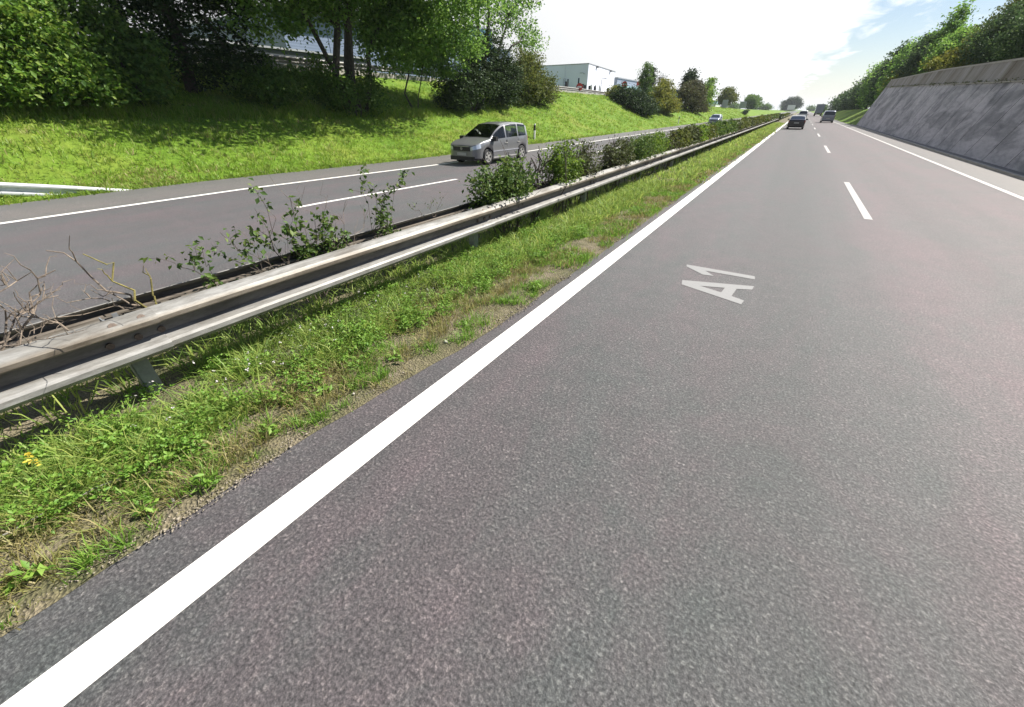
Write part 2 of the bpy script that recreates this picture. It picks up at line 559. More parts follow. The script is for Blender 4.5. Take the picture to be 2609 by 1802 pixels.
def cladding(name, col, per, depth=0.5):
    m, t, N, L, b = new_mat(name)
    v = coords(t)
    f = noise(t, 0.25, 4, 0.5, v)
    L.new(ramp(t, f, [(0.3, tuple(c * 0.93 for c in col)), (0.7, tuple(c * 1.05 for c in col))]), b.inputs['Base Color'])
    w = t.nodes.new('ShaderNodeTexWave')
    w.bands_direction = 'Z'
    w.inputs['Scale'].default_value = per
    L.new(v, w.inputs['Vector'])
    L.new(bump(t, w.outputs['Fac'], depth, 0.03), b.inputs['Normal'])
    b.inputs['Roughness'].default_value = 0.5
    return m


M['clad_white'] = cladding('pale_metal_cladding', (0.74, 0.76, 0.88), 1.2, 0.12)
M['clad_grey'] = cladding('blue_grey_cladding', (0.24, 0.27, 0.34), 1.5)
M['clad_blue'] = cladding('shaded_blue_cladding', (0.16, 0.20, 0.30), 1.2, 0.2)
M['clad_dark'] = cladding('dark_cladding', (0.035, 0.042, 0.055), 1.0)
M['trim'] = plain('grey_trim', (0.30, 0.31, 0.34), 0.5)
M['glass_dark'] = plain('dark_window_glass', (0.02, 0.03, 0.05), 0.08, 0, 0.1, 2)
M['glass_blue'] = plain('blue_curtain_glass', (0.10, 0.22, 0.36), 0.12, 0, 0.2, 1)
M['sign_red'] = plain('sign_red', (0.45, 0.035, 0.025), 0.45)
M['sign_white'] = plain('sign_white', (0.72, 0.72, 0.72), 0.5)
M['sign_back'] = plain('sign_back_aluminium', (0.36, 0.38, 0.42), 0.5, 0.2)
M['flag'] = plain('white_flag_cloth', (0.75, 0.74, 0.74), 0.8)
M['black'] = plain('black_plastic', (0.018, 0.018, 0.02), 0.55)
M['cyan'] = plain('pale_cyan_panel', (0.36, 0.55, 0.62), 0.5)
M['stone'] = plain('pale_stone', (0.42, 0.39, 0.34), 0.9, 0, 0.25, 30, 0.4)
M['gravel'] = plain('tan_gravel', (0.26, 0.225, 0.175), 0.9, 0, 0.45, 60)
M['cable'] = plain('grey_cable', (0.26, 0.25, 0.22), 0.6)
# cars
M['car_silver'] = plain('warm_silver_paint', (0.195, 0.197, 0.205), 0.33, 0.4, 0.03, 2, 0, 0.7)
M['car_blue'] = plain('blue_silver_paint', (0.22, 0.25, 0.34), 0.3, 0.4, 0.03, 2, 0, 0.7)
M['car_black'] = plain('black_paint', (0.02, 0.017, 0.02), 0.3, 0.1, 0.03, 2, 0, 0.6)
M['car_white'] = plain('white_paint', (0.60, 0.61, 0.62), 0.35, 0.0, 0.03, 2, 0, 0.7)
M['car_grey'] = plain('blue_grey_paint', (0.20, 0.22, 0.27), 0.3, 0.3, 0.03, 2, 0, 0.7)
M['tyre'] = plain('tyre_rubber', (0.02, 0.02, 0.021), 0.85)
M['rim'] = plain('alloy_rim', (0.55, 0.54, 0.52), 0.3, 0.6)
M['lamp_clear'] = plain('clear_lamp', (0.52, 0.56, 0.62), 0.12, 0.3)
M['lamp_red'] = plain('red_lamp', (0.22, 0.015, 0.012), 0.25)
M['plate'] = plain('number_plate', (0.42, 0.42, 0.40), 0.5)
M['interior'] = plain('dark_interior', (0.03, 0.032, 0.036), 0.8)
m, t, N, L, b = new_mat('car_window_glass')
t.nodes.remove(b)
tp = t.nodes.new('ShaderNodeBsdfTransparent')
tp.inputs[0].default_value = (0.78, 0.83, 0.80, 1)
gl = t.nodes.new('ShaderNodeBsdfGlossy')
gl.inputs['Roughness'].default_value = 0.04
fr = t.nodes.new('ShaderNodeFresnel')
fr.inputs['IOR'].default_value = 1.5
ms = t.nodes.new('ShaderNodeMixShader')
L.new(fr.outputs[0], ms.inputs[0])
L.new(tp.outputs[0], ms.inputs[1])
L.new(gl.outputs[0], ms.inputs[2])
L.new(ms.outputs[0], t.nodes['Material Output'].inputs[0])
M['glass'] = m

# ------------------------------------------------------------------ terrain
ip = np.interp


def bank_top(y): return float(ip(y, [-400, 30, 60, 80, 120, 200, 400, 900], [4.1, 4.1, 3.9, 3.6, 2.9, 2.4, 1.6, 0.4]))
def wall_top(y): return float(ip(y, [-60, 20, 36, 56, 89], [3.4, 3.95, 4.35, 5.05, 5.75]))
def wall_ledge(y): return float(ip(y, [-60, 20, 34, 51, 89], [2.3, 2.85, 3.2, 3.72, 4.8]))
def verge_edge(y):
    s = min(1, max(0, (y - 0.6) / 2.6))
    s = s * s * (3 - 2 * s)
    return -2.34 + 0.21 * s + 0.006 * math.sin(5.3 * y + 1) + 0.005 * math.sin(11 * y)


def dip(y): return float(ip(y, [6, 15], [0.0, 0.13]))   # the other carriageway lies a little lower ahead


def tz(x, y):
    """height of the ground"""
    if x < -16:
        h = bank_top(y)
        s = 0.4 * (-16 - x) - dip(y)
        k = 0.35
        if y < 9: s -= 0.30 * math.exp(-((x + 17.2) / 0.9) ** 2) * min(1.0, (9 - y) / 6)
        z = s if s < h - k else (h - (h + k - s) ** 2 / (4 * k) if s < h + k else h)
        if x < -60: z += min(3.0, (-60 - x) * 0.012)
        return z
    if x > 7.0:
        if y <= 89:
            H = wall_top(y) - 0.05
            if x <= 7.8: return -0.06
            if x <= 9.95: return -0.06 + (H - 0.3 + 0.06) * (x - 7.8) / 2.15
            return H - 0.3 + min(4.5, 0.10 * (x - 9.95))
        Hm = float(ip(y, [89, 100, 120, 180, 260, 420], [4.6, 2.9, 2.2, 2.0, 0.9, -0.05]))
        return max(-0.06, min(0.55 * (x - 7.6), Hm + 0.03 * max(0, min(x, 60) - 12)))
    return -0.06 - (dip(y) if x < -4.9 else 0)


xs = [-2500, -900, -400, -200, -120, -80, -60, -48, -40, -34, -30, -28, -27, -26.6, -26.2, -25.8, -25.4, -25, -24, -22, -20, -18, -17.5, -17, -16.7, -16.4, -16, -15.5, -10, -5, 0, 5, 7.0, 7.6, 7.8, 8.2, 9, 9.95, 10.4, 11, 12, 13, 14, 16, 19, 24, 30, 45, 70, 120, 300, 900, 2500]
ys = [-600, -200, -80, -40] + list(np.arange(-20, 60, 4.0)) + list(np.arange(60, 130, 5.0)) + [88.99, 89.4, 92] + [140, 155, 170, 185, 200, 230, 260, 300, 360, 420, 520, 700, 900, 1300, 2200, 4000]
ys = sorted(set(ys))
V = [(x, y, tz(x, y)) for y in ys for x in xs]
nx = len(xs)
F = [(j * nx + i, j * nx + i + 1, (j + 1) * nx + i + 1, (j + 1) * nx + i) for j in range(len(ys) - 1) for i in range(nx - 1)]
me = bpy.data.meshes.new('ground')
me.from_pydata(V, [], F)
tag(link('ground', me, None, M['meadow']), kind='structure')


def strip(x0, x1, y0, y1, z, step=None):
    """flat sheet as (verts, faces)"""
    return [(x0, y0, z), (x1, y0, z), (x1, y1, z), (x0, y1, z)], [(0, 1, 2, 3)]


def sheet(name, x0, x1, y0, y1, z, mat, parent=None, kind=None):
    me = bpy.data.meshes.new(name)
    v, f = strip(x0, x1, y0, y1, z)
    me.from_pydata(v, [], f)
    o = link(name, me, parent, mat)
    if kind: o['kind'] = kind
    return o


# our carriageway
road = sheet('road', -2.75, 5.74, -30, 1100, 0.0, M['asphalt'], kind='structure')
sheet('hard_shoulder', 5.74, 6.92, -30, 1100, -0.004, M['asphalt_shoulder'], road)
sheet('edge_line', -2.00, -1.785, -30, 700, 0.004, M['paint'], road)
sheet('edge_line', 5.52, 5.69, -30, 700, 0.004, M['paint_worn'], road)
dash = bpy.data.meshes.new('lane_dash')
dash.from_pydata([(-0.075, 0, 0), (0.075, 0, 0), (0.075, 6, 0), (-0.075, 6, 0)], [], [(0, 1, 2, 3)])
dash.materials.append(M['paint_worn'])
for k in range(-1, 20):
    link('lane_dash', dash, road, None, (1.86, 11.35 + 18 * k, 0.004))
Aa = [(-0.738, 5.528), (0.126, 5.817), (0.112, 5.668), (-0.062, 5.589), (-0.197, 5.543), (-0.485, 5.441)]
Ab = [(-0.709, 5.357), (-0.738, 5.528), (-0.485, 5.441), (-0.217, 5.354), (-0.088, 5.299), (0.062, 5.233), (0.043, 5.088)]
Ac = [(-0.197, 5.543), (-0.062, 5.589), (-0.088, 5.299), (-0.217, 5.354)]
one = [(-0.823, 6.23), (0.098, 6.234), (0.111, 6.095), (-0.53, 6.094), (-0.391, 5.929), (-0.536, 5.903), (-0.806, 6.133)]
for polys, lab in (([Aa, Ab, Ac], 'overlay letter A laid on the road'), ([one], 'overlay figure 1 laid on the road')):
    vs, fs = [], []
    for p in polys:
        fs.append(tuple(range(len(vs), len(vs) + len(p))))
        vs += [(x, y, 0.004) for x, y in p]
    me = bpy.data.meshes.new('overlay_character')
    me.from_pydata(vs, [], fs)
    bm = bmesh.new()
    bm.from_mesh(me)
    bmesh.ops.triangulate(bm, faces=bm.faces)
    bmesh.ops.recalc_face_normals(bm, faces=bm.faces)
    for fc in bm.faces:
        if fc.normal.z < 0: fc.normal_flip()
    bm.to_mesh(me)
    bm.free()
    link('overlay_character', me, road, M['overlay_grey'])['label'] = lab  # map overlay road name, added flat on the asphalt like a marking

# the other carriageway


def sheet2(name, x0, x1, y1, z, mat, parent=None):
    Y_ = [-60, 0, 6, 9, 12, 15, 60, 300, y1]
    vs_ = []
    for y in Y_: vs_ += [(x0, y, z - dip(y)), (x1, y, z - dip(y))]
    me = bpy.data.meshes.new(name)
    me.from_pydata(vs_, [], [(2 * k, 2 * k + 1, 2 * k + 3, 2 * k + 2) for k in range(len(Y_) - 1)])
    return link(name, me, parent, mat)


road2 = tag(sheet2('opposite_road', -14.3, -5.25, 1100, 0.0, M['asphalt_old']), kind='structure')
sheet2('hard_shoulder', -16.05, -13.46, 1100, 0.004, M['asphalt_shoulder'], road2)
sheet2('edge_line', -13.46, -13.26, 500, 0.008, M['paint'], road2)
sheet2('edge_line', -5.75, -5.55, 500, 0.004, M['paint_worn'], road2)
for k in range(-2, 16):
    y = 5.4 + 18 * k
    me = bpy.data.meshes.new('lane_dash')
    Y_ = sorted({y, y + 2, y + 4, y + 6} | {q for q in (6, 9, 12, 15) if y < q < y + 6})
    me.from_pydata([(x, q, .004 - dip(q)) for q in Y_ for x in (-9.72, -9.57)], [], [(2 * a, 2 * a + 1, 2 * a + 3, 2 * a + 2) for a in range(len(Y_) - 1)])
    link('lane_dash', me, road2, M['paint'])

# slip road on top of the bank
vs, fs = [], []
for i, y in enumerate([-40, 0, 20, 40, 60, 80, 100, 130, 170]):
    z = bank_top(y) + 0.02
    vs += [(-27.0, y, z), (-33.0, y, z)]
    if i: fs.append((2 * i - 2, 2 * i, 2 * i + 1, 2 * i - 1))
me = bpy.data.meshes.new('slip_road')
me.from_pydata(vs, [], fs)
slip = tag(link('slip_road', me, None, M['asphalt_shoulder']), kind='structure')
mb = MB()
pts = [-40, 0, 20, 40, 60, 80, 100]
for a, b_ in zip(pts[:-1], pts[1:]):
    za, zb = bank_top(a), bank_top(b_)
    v8 = [(-26.75, a, za - 0.2), (-26.35, a, za - 0.2), (-26.35, a, za + 0.16), (-26.75, a, za + 0.16),
          (-26.75, b_, zb - 0.2), (-26.35, b_, zb - 0.2), (-26.35, b_, zb + 0.16), (-26.75, b_, zb + 0.16)]
    mb.add(v8, [(1, 2, 6, 5), (2, 3, 7, 6), (0, 3, 7, 4)])
mb.build('kerb', M['concrete'], slip)

# median strip of soil
rng = np.random.default_rng(3)
yl = np.concatenate([np.arange(-4, 12, 0.12), np.arange(12, 60, 1.0), np.arange(60, 420, 10.0)])
nxm = 26
vs = []
for y in yl:
    e = verge_edge(y)
    for i in range(nxm):
        s = i / (nxm - 1)
        x = -5.42 + (e + 5.42) * s
        z = 0.012 + 0.06 * math.sin(math.pi * s) + 0.018 * math.sin(x * 9 + y * 4) * math.sin(y * 7 - x * 3) * math.sin(math.pi * s) + (rng.random() - .5) * 0.012 * (0 < i < nxm - 1)
        if i == nxm - 1: z = 0.003
        if s < .25: z -= (dip(y) - .012) * (1 - s / .25) if y > 6 else 0
        vs.append((x, y, z))
fs = [(j * nxm + i, j * nxm + i + 1, (j + 1) * nxm + i + 1, (j + 1) * nxm + i) for j in range(len(yl) - 1) for i in range(nxm - 1)]
me = bpy.data.meshes.new('median_strip')
me.from_pydata(vs, [], fs)
tag(link('median_strip', me, None, M['soil']), kind='structure')

# kerb and gutter at the foot of the retaining wall
mb = MB()
mb.box((6.92, -30, -0.1), (7.06, 89, 0.07))
tag(mb.build('kerb', M['concrete']), kind='structure')
sheet('gutter', 7.06, 7.86, -30, 89, -0.02, M['gutter'], kind='structure')

# ------------------------------------------------------------------ retaining wall
wall = thing('retaining_wall', 'tall leaning stained concrete retaining wall right of the motorway with a brown upper band', 'retaining wall', (7.7, 0, 0))
Y0, Y1, PW = -20.0, 89.0, 2.868
n = int(round((Y1 - Y0) / PW))
lx = lambda z: 0.345 * z
for i in range(n):
    a, b_ = Y0 + i * PW + 0.035, Y0 + (i + 1) * PW - 0.035
    za, zb = wall_ledge(a), wall_ledge(b_)
    mb = MB()
    def quadslab(p, q):
        # p, q: bottom/top (x,z) pairs at y=a and y=b_
        v8 = [(p[0][0], a, p[0][1]), (q[0][0], b_, q[0][1]), (q[1][0], b_, q[1][1]), (p[1][0], a, p[1][1]),
              (p[0][0] + .22, a, p[0][1]), (q[0][0] + .22, b_, q[0][1]), (q[1][0] + .22, b_, q[1][1]), (p[1][0] + .22, a, p[1][1])]
        mb.add(v8, [(0, 1, 2, 3), (4, 7, 6, 5), (0, 4, 5, 1), (3, 2, 6, 7), (0, 3, 7, 4), (1, 5, 6, 2)])
    quadslab(((0, -0.05), (lx(za), za)), ((0, -0.05), (lx(zb), zb)))
    mb.build('wall_panel', M['wall_concrete'], wall)
    ta, tb = wall_top(a) - 0.1, wall_top(b_) - 0.1
    mb = MB()
    quadslab(((lx(za) + .10, za + .05), (lx(za) + .10 + .2 * (ta - za), ta)), ((lx(zb) + .10, zb + .05), (lx(zb) + .10 + .2 * (tb - zb), tb)))
    mb.build('upper_panel', M['wall_band'], wall)
def runner(name, mat, f0, f1, w, h):
    mb = MB()
    Ys = list(np.linspace(Y0, Y1, 28))
    for a, b_ in zip(Ys[:-1], Ys[1:]):
        pa, pb = f0(a), f0(b_)
        v8 = []
        for (x, z), y in ((pa, a), (pb, b_)):
            v8 += [(x, y, z), (x + w, y, z), (x + w, y, z + h), (x, y, z + h)]
        mb.add(v8, [(0, 3, 7, 4), (3, 2, 6, 7), (0, 4, 5, 1)] + ([(0, 1, 2, 3)] if a == Ys[0] else []) + ([(4, 7, 6, 5)] if b_ == Ys[-1] else []))
    return mb.build(name, mat, wall)
runner('ledge', M['concrete'], lambda y: (lx(wall_ledge(y)) - 0.06, wall_ledge(y)), None, 0.30, 0.05)
runner('coping', M['concrete'], lambda y: (lx(wall_ledge(y)) + .05 + .2 * (wall_top(y) - wall_ledge(y)), wall_top(y) - 0.1), None, 0.42, 0.10)
mb = MB()
H = wall_top(89) - .1
zl = wall_ledge(89)
mb.prism([(0.0, -0.05), (lx(zl), zl), (lx(zl) + .1 + .2 * (H - zl), H + .05), (lx(zl) + .9, H + .05), (0.9, -0.05)], 1, 89.0, 89.35)
mb.build('end_face', M['concrete'], wall)

# ------------------------------------------------------------------ foliage helpers


def leaf_tris(C, size, rng, up=0.5, asp=0.55, fold=0.18, dirs=None):
    """folded diamond leaves at C (N,3) -> verts, tris"""
    n = len(C)
    nrm = rng.normal(size=(n, 3))
    nrm[:, 2] = np.abs(nrm[:, 2]) + up
    nrm /= np.linalg.norm(nrm, axis=1)[:, None]
    d = rng.normal(size=(n, 3)) if dirs is None else dirs + rng.normal(size=(n, 3)) * 0.4
    d -= nrm * np.sum(d * nrm, 1)[:, None]
    d /= np.linalg.norm(d, axis=1)[:, None] + 1e-9
    w = np.cross(nrm, d)
    s = (np.asarray(size) * np.ones(n))[:, None]
    V = np.empty((n, 4, 3))
    V[:, 0] = C - d * s * 0.5
    V[:, 1] = C + w * s * asp * 0.5 + nrm * s * fold
    V[:, 2] = C + d * s * 0.5
    V[:, 3] = C - w * s * asp * 0.5 + nrm * s * fold
    base = np.arange(n)[:, None] * 4
    T = np.concatenate([base + np.array([[0, 1, 2]]), base + np.array([[0, 2, 3]])], 0)
    return V.reshape(-1, 3), T


def crown_points(lobes, n, rng, clump=0.4, per=28, shell=0.45):
    """leaf positions clustered in clumps over ellipsoid lobes (cx,cy,cz,rx,ry,rz)"""
    lobes = np.asarray(lobes, float)
    wgt = (lobes[:, 3] * lobes[:, 4] * lobes[:, 5]) ** 0.67
    nc = max(4, n // per)
    li = rng.choice(len(lobes), nc, p=wgt / wgt.sum())
    u = rng.normal(size=(nc, 3))
    u /= np.linalg.norm(u, axis=1)[:, None]
    r = rng.random(nc) ** shell
    r *= 0.82 + 0.36 * rng.random(nc)
    cc = lobes[li, :3] + u * r[:, None] * lobes[li, 3:]
    k = rng.integers(0, nc, n)
    off = rng.normal(size=(n, 3)) * clump * (0.6 + 0.8 * rng.random(nc))[k][:, None]
    off[:, 2] *= 0.55
    return cc[k] + off


def limb(mb, a, b_, r0, r1, rng, wob=0.12, k=6, n=5):
    a, b_ = Vector(a), Vector(b_)
    L_ = (b_ - a).length
    pts, rad = [], []
    for i in range(n):
        s = i / (n - 1)
        p = a.lerp(b_, s)
        if 0 < i < n - 1: p += Vector(rng.normal(size=3) * wob * L_ * 0.25)
        p.z += 0.06 * L_ * math.sin(math.pi * s)
        pts.append(p)
        rad.append(r0 + (r1 - r0) * s)
    mb.tube(pts, rad, k)
    return pts


def tree(name, label, cat, x, y, lobes, n, size, mat, stems=((0, 0, 3, 0.12),), bark='bark', seed=0, clump=0.4, up=0.4, group=None, shell=0.45, per=28, asp=0.6, z=None, twigs=True):
    """lobes are relative to the foot of the tree; stems: (dx,dy,height,radius)"""
    rng = np.random.default_rng(seed + 100)
    z0 = tz(x, y) if z is None else z
    root = thing(name, label, cat, (x, y, z0 - 0.05), 0, group)
    mb = MB()
    tops = []
    for dx, dy, h, r in stems:
        p = limb(mb, (dx * 0.15, dy * 0.15, -0.2), (dx, dy, h), r * 1.25, r * 0.55, rng, 0.12, 7, 6)
        tops += [(q, r * 0.5) for q in p[2:]]
    if twigs:
        for lo in lobes:
            c = Vector(lo[:3])
            q, r = min(tops, key=lambda t_: (t_[0] - c).length)
            pts = limb(mb, q, c, r, r * 0.35, rng, 0.25, 5, 5)
            for _ in range(3):
                u = Vector(rng.normal(size=3))
                u.normalize()
                e = c + Vector((u.x * lo[3], u.y * lo[4], u.z * lo[5])) * 0.8
                limb(mb, pts[2 + _ % 3], e, r * 0.4, r * 0.1, rng, 0.3, 4, 4)
    mb.build('trunk', M[bark], root)
    P = crown_points(lobes, n, rng, clump, per, shell)
    P = P[P[:, 2] > 0.02]
    s = size * (0.7 + 0.6 * rng.random(len(P)))
    Vv, T = leaf_tris(P, s, rng, up, asp)
    link('crown', tri_mesh(name + '_crown', Vv, T), root, M[mat])
    return root


# ------------------------------------------------------------------ crash barrier in the median
RX = -3.78
prof = [(-0.02, 0.770), (0.0, 0.785), (0.03, 0.782), (0.085, 0.755), (0.108, 0.730), (0.108, 0.700), (0.090, 0.686), (0.020, 0.668), (0.010, 0.655), (0.010, 0.585),
        (0.030, 0.568), (0.095, 0.548), (0.110, 0.530), (0.110, 0.495), (0.085, 0.465), (0.030, 0.445), (0.0, 0.440)]
prof_far = [(0.0, 0.785), (0.006, 0.784), (0.06, 0.742)] + prof[4:]


def rail_mesh(name, side, length, lap=0.0):
    prof = globals()['prof'] if side > 0 else prof_far
    ring = [(x, z) for x, z in prof] + [(x - 0.006, z - 0.003) for x, z in reversed(prof)]
    n = len(ring)
    vs = []
    for y, o in ((0, 0.0), (length * 0.9, 0.0), (length + lap, 0.012 if lap else 0)):
        vs += [(side * (0.17 + x + o), y, z) for x, z in ring]
    mb = MB()
    fs = [(k * n + i, k * n + (i + 1) % n, (k + 1) * n + (i + 1) % n, (k + 1) * n + i) for k in (0, 1) for i in range(n)]
    h = n // 2
    for k in (0, 2):
        fs += [(k * n + i, k * n + i + 1, k * n + n - 2 - i, k * n + n - 1 - i) for i in range(h - 1)]
    mb.add(vs, fs)
    return mb.mesh(name)


barrier = thing('crash_barrier', 'weathered double sided steel crash barrier running along the median between the carriageways', 'crash barrier', (RX, 0, 0))
SEC = 4.25
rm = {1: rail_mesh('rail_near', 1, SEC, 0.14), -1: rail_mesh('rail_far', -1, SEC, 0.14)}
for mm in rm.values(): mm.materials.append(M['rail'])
mbp = MB()
mbp.box((-0.05, -0.052, -0.3), (0.05, -0.044, 0.74)).box((-0.05, 0.02, -0.3), (-0.042, 0.052, 0.74)).box((0.042, -0.052, -0.3), (0.05, 0.052, 0.74)).box((-0.042, -0.044, -0.3), (0.042, -0.03, 0.72))
post_me = mbp.mesh('post')
post_me.materials.append(M['steel_post'])
spm = []
for xa, xb in ((-0.165, -0.052), (0.052, 0.165)):
    q = MB().box((xa, -0.04, 0.56), (xb, 0.04, 0.68)).mesh('spacer')
    q.materials.append(M['steel_post'])
    spm.append(q)


mbb = MB()
mbb.disc((0, 0, 0), 0, 0.024, 0.02, 8)
bolt_me = mbb.mesh('bolt')
bolt_me.materials.append(M['bolt'])
first_y = 0.52
st_me = MB().box((-0.160, 0, 0.700), (-0.118, SEC - .01, 0.712)).mesh('stiffener')
st_me.materials.append(M['rail'])
for k in range(-2, 62):
    y = first_y + SEC * k
    link('post', post_me, barrier, None, (0, y, 0))
    link('stiffener', st_me, barrier, None, (0, y, 0))
    for q in spm: link('spacer', q, barrier, None, (0, y, 0))
    for s in (1, -1):
        o = link('rail_section', rm[s], barrier, None, (0, y + 0.05, 0))
        if s == 1 and k < 9:
            for dy, z, xx in ((-0.10, 0.753, 0.245), (0.06, 0.753, 0.245), (-0.16, 0.61, 0.188), (0.14, 0.61, 0.188), (0.0, 0.61, 0.188)):
                b_ = link('bolt', bolt_me, o, None, (xx + 0.004, dy, z))
                b_.rotation_euler = (0, -0.7 if z > .7 else 0, 0)

# roadside rail on the far verge, running down into the grass
ramp_rail = thing('guard_rail', 'bright galvanised guard rail end sloping down into the grass of the far verge', 'guard rail', (-16.9, 0, 0))
ring = [(x, z - 0.785) for x, z in prof] + [(x - 0.006, z - 0.788) for x, z in reversed(prof)]
n = len(ring)
path = [(-0.85, -9, 0.52), (-0.30, -1, 0.52), (0.02, 1.5, 0.42), (0.43, 2.9, 0.225), (0.84, 4.25, 0.02)]
vs, fs = [], []
for px_, py_, top in path:
    g_ = tz(-16.9 + px_, py_)
    vs += [(px_ + x * 0.8, py_, g_ + top + z) for x, z in ring]
for k in range(len(path) - 1):
    fs += [(k * n + i, k * n + (i + 1) % n, (k + 1) * n + (i + 1) % n, (k + 1) * n + i) for i in range(n)]
MB().add(vs, fs).build('rail_section', M['steel_new'], ramp_rail)
for py_ in (-7, -3, 1.0):
    mb = MB()
    xx = float(ip(py_, [p[1] for p in path], [p[0] for p in path]))
    mb.box((xx - 0.10, py_ - 0.05, tz(-16.9 + xx, py_) - 0.2), (xx - 0.01, py_ + 0.05, tz(-16.9 + xx, py_) + 0.36))
    mb.build('post', M['steel_post'], ramp_rail)

# guard rail along the slip road
sr = thing('guard_rail', 'grey guard rail along the edge of the slip road on top of the grass bank', 'guard rail', (-26.9, 0, 0))
for a in range(-20, 100, 10):
    za, zb = bank_top(a), bank_top(a + 10)
    vs = []
    for y, z in ((a, za), (a + 10, zb)):
        vs += [(x * 0.8, y, z + q - 0.18) for x, q in prof] + [(x * 0.8 - 0.006, y, z + q - 0.182) for x, q in reversed(prof)]
    fs = [(i, (i + 1) % n, (i + 1) % n + n, i + n) for i in range(n)]
    MB().add(vs, fs).build('rail_section', M['rail'], sr)
for y in np.arange(-19, 98, 4.0):
    mb = MB()
    z = bank_top(y)
    mb.box((-0.12, y - 0.05, z - 0.2), (-0.02, y + 0.05, z + 0.58))
    mb.build('post', M['steel_post'], sr)

# ------------------------------------------------------------------ trees and shrubs on the left bank
tree('broadleaf_shrub', 'bright green broadleaf shrub, leftmost of the thicket at the foot of the bank trees', 'shrub', -21.2, 4.4,
     [(0, -1.6, 1.4, 1.5, 1.5, 1.5), (0, 0.8, 1.3, 1.4, 1.5, 1.3), (-.5, -.3, 2.4, 1.5, 1.9, 1.1), (.7, .2, .7, 1.0, 2.2, .8)], 15000, 0.17, 'leaf_bright',
     [(0, -1, 2, .06), (0, .8, 1.8, .06), (-.4, 0, 2.4, .07)], seed=1, clump=.22, per=22)
tree('broadleaf_tree', 'broadleaf tree with bright leaf sprays and sky gaps at the top left of the thicket', 'tree', -24.6, 5.6,
     [(0, -2.5, 5.4, 2, 2.2, 1.4), (.8, 1.8, 5.2, 1.5, 2, 1.1), (0, 0, 7, 2.6, 3.2, 2), (1.6, -.4, 4.4, 1.2, 2.5, .6), (1.2, 3.3, 6.2, 1.5, 1.8, 1.2)], 11000, 0.20, 'leaf_bright',
     [(-.3, -1.2, 6, .12), (.2, 1.3, 6.5, .12)], seed=2, clump=.33, per=30)
tree('green_shrub', 'mid green shrub in the thicket between the bright shrub and the dark yew', 'shrub', -21.4, 7.1,
     [(0, 0, 1.0, 1.3, 1.5, 1.1), (-.5, .2, 2.0, 1.2, 1.2, 1.1), (-.8, -.8, 2.9, 1.1, 1.2, .8)], 9000, 0.16, 'leaf_mid',
     [(0, 0, 2, .06), (-.5, .4, 2.5, .06)], seed=3, clump=.22, per=22)
tree('yew_tree', 'tall very dark dense evergreen tree in the middle of the thicket', 'tree', -22.9, 9.6,
     [(0, 0, 2, 1.8, 2.2, 2), (.2, -.6, 4.2, 1.9, 2.1, 2), (0, .6, 6.6, 2, 2.4, 2.4), (0, 0, 9.5, 1.6, 1.8, 2), (1.0, 1.6, 1.2, 1.1, 1.6, 1.1), (.6, 2.0, 3.4, 1.2, 1.4, 1.6)], 26000, 0.17, 'leaf_dark',
     [(0, 0, 9, .2)], seed=4, clump=.26, up=.9)
tree('evergreen_tree', 'dark evergreen tree behind the thicket with pale sky gaps around its top', 'tree', -26.2, 9.0,
     [(0, -2.5, 4.5, 1.8, 2.2, 2.2), (0, 1.5, 5, 1.8, 2.4, 2.6), (0, 0, 8, 2, 3, 2.6)], 12000, 0.2, 'leaf_dark', [(0, 0, 8, .18)], seed=5, clump=.3)
tree('dusky_shrub', 'dusky low shrub at the right foot of the dark yew', 'shrub', -21.3, 12.2,
     [(0, 0, .8, 1.0, 1.6, .8), (-.8, .5, 1.3, 1.0, 1.3, 1.0)], 4500, 0.15, 'leaf_mid', [(0, 0, 1, .05), (-.4, .3, 1.3, .05)], seed=6, clump=.22)
tree('multi_stemmed_tree', 'large multi stemmed tree with open leafy crown overhanging the shaded bank', 'tree', -21.0, 16.6,
     [(-.5, -3.4, 4.2, 2.4, 2.3, 1.5), (0, 1, 6.5, 3.4, 4, 2.2), (1.4, 5, 4.3, 2.4, 3, 1.4), (.8, 8.2, 3.9, 1.8, 2.0, 1.2), (2.6, -2, 7, 2.4, 4, 1.8), (-2, 2, 8.5, 3, 4.5, 2.2), (1, 6, 8, 3, 4, 2.2), (0.6, 2.6, 3.2, 1.6, 1.8, 1.1), (1, -5, 6.4, 2.4, 2.6, 1.8), (3.4, 1.5, 8.6, 2.8, 6, 2.0), (4.2, -1.5, 10.5, 2.6, 5, 2.0), (2, 4, 10.5, 3.5, 5, 2.5), (4.6, -2.5, 6.3, 2.2, 4, 1.2), (4.5, 3.5, 6.2, 2.2, 4.5, 1.2), (3.2, -5, 5.9, 2.4, 3, 1.2), (2.6, 7.5, 5.6, 2.2, 2.5, 1.2), (.4, 4.2, 5.2, 2, 2.4, 1.4), (-.6, -.6, 5.2, 2, 2, 1.3), (-.4, -.8, 4.4, 1.8, 2.6, .9), (-.4, 2.4, 4.0, 1.8, 2.4, .9)], 86000, 0.20, 'leaf_light',
     [(-.3, 1.7, 9.5, .19), (.0, -.9, 9, .17), (.3, .1, 8.5, .12), (-.3, -3.2, 7.5, .11), (.5, 3.6, 6.2, .10)], seed=7, clump=.38, per=30)
tree('low_branching_tree', 'young tree with low hanging bright foliage between the multi stemmed tree and the juniper', 'tree', -21.4, 21.6,
     [(0, .2, 3.0, 1.5, 2.4, 1.1), (.2, 2.6, 2.5, 1.3, 1.7, 1.1), (.2, -1, 4.4, 1.9, 3, 1.3), (0, 2.6, 4.4, 1.8, 2.6, 1.3)], 17000, 0.19, 'leaf_light', [(0, 0, 4.6, .05), (.1, 1.6, 3.8, .03)], seed=25, clump=.32)
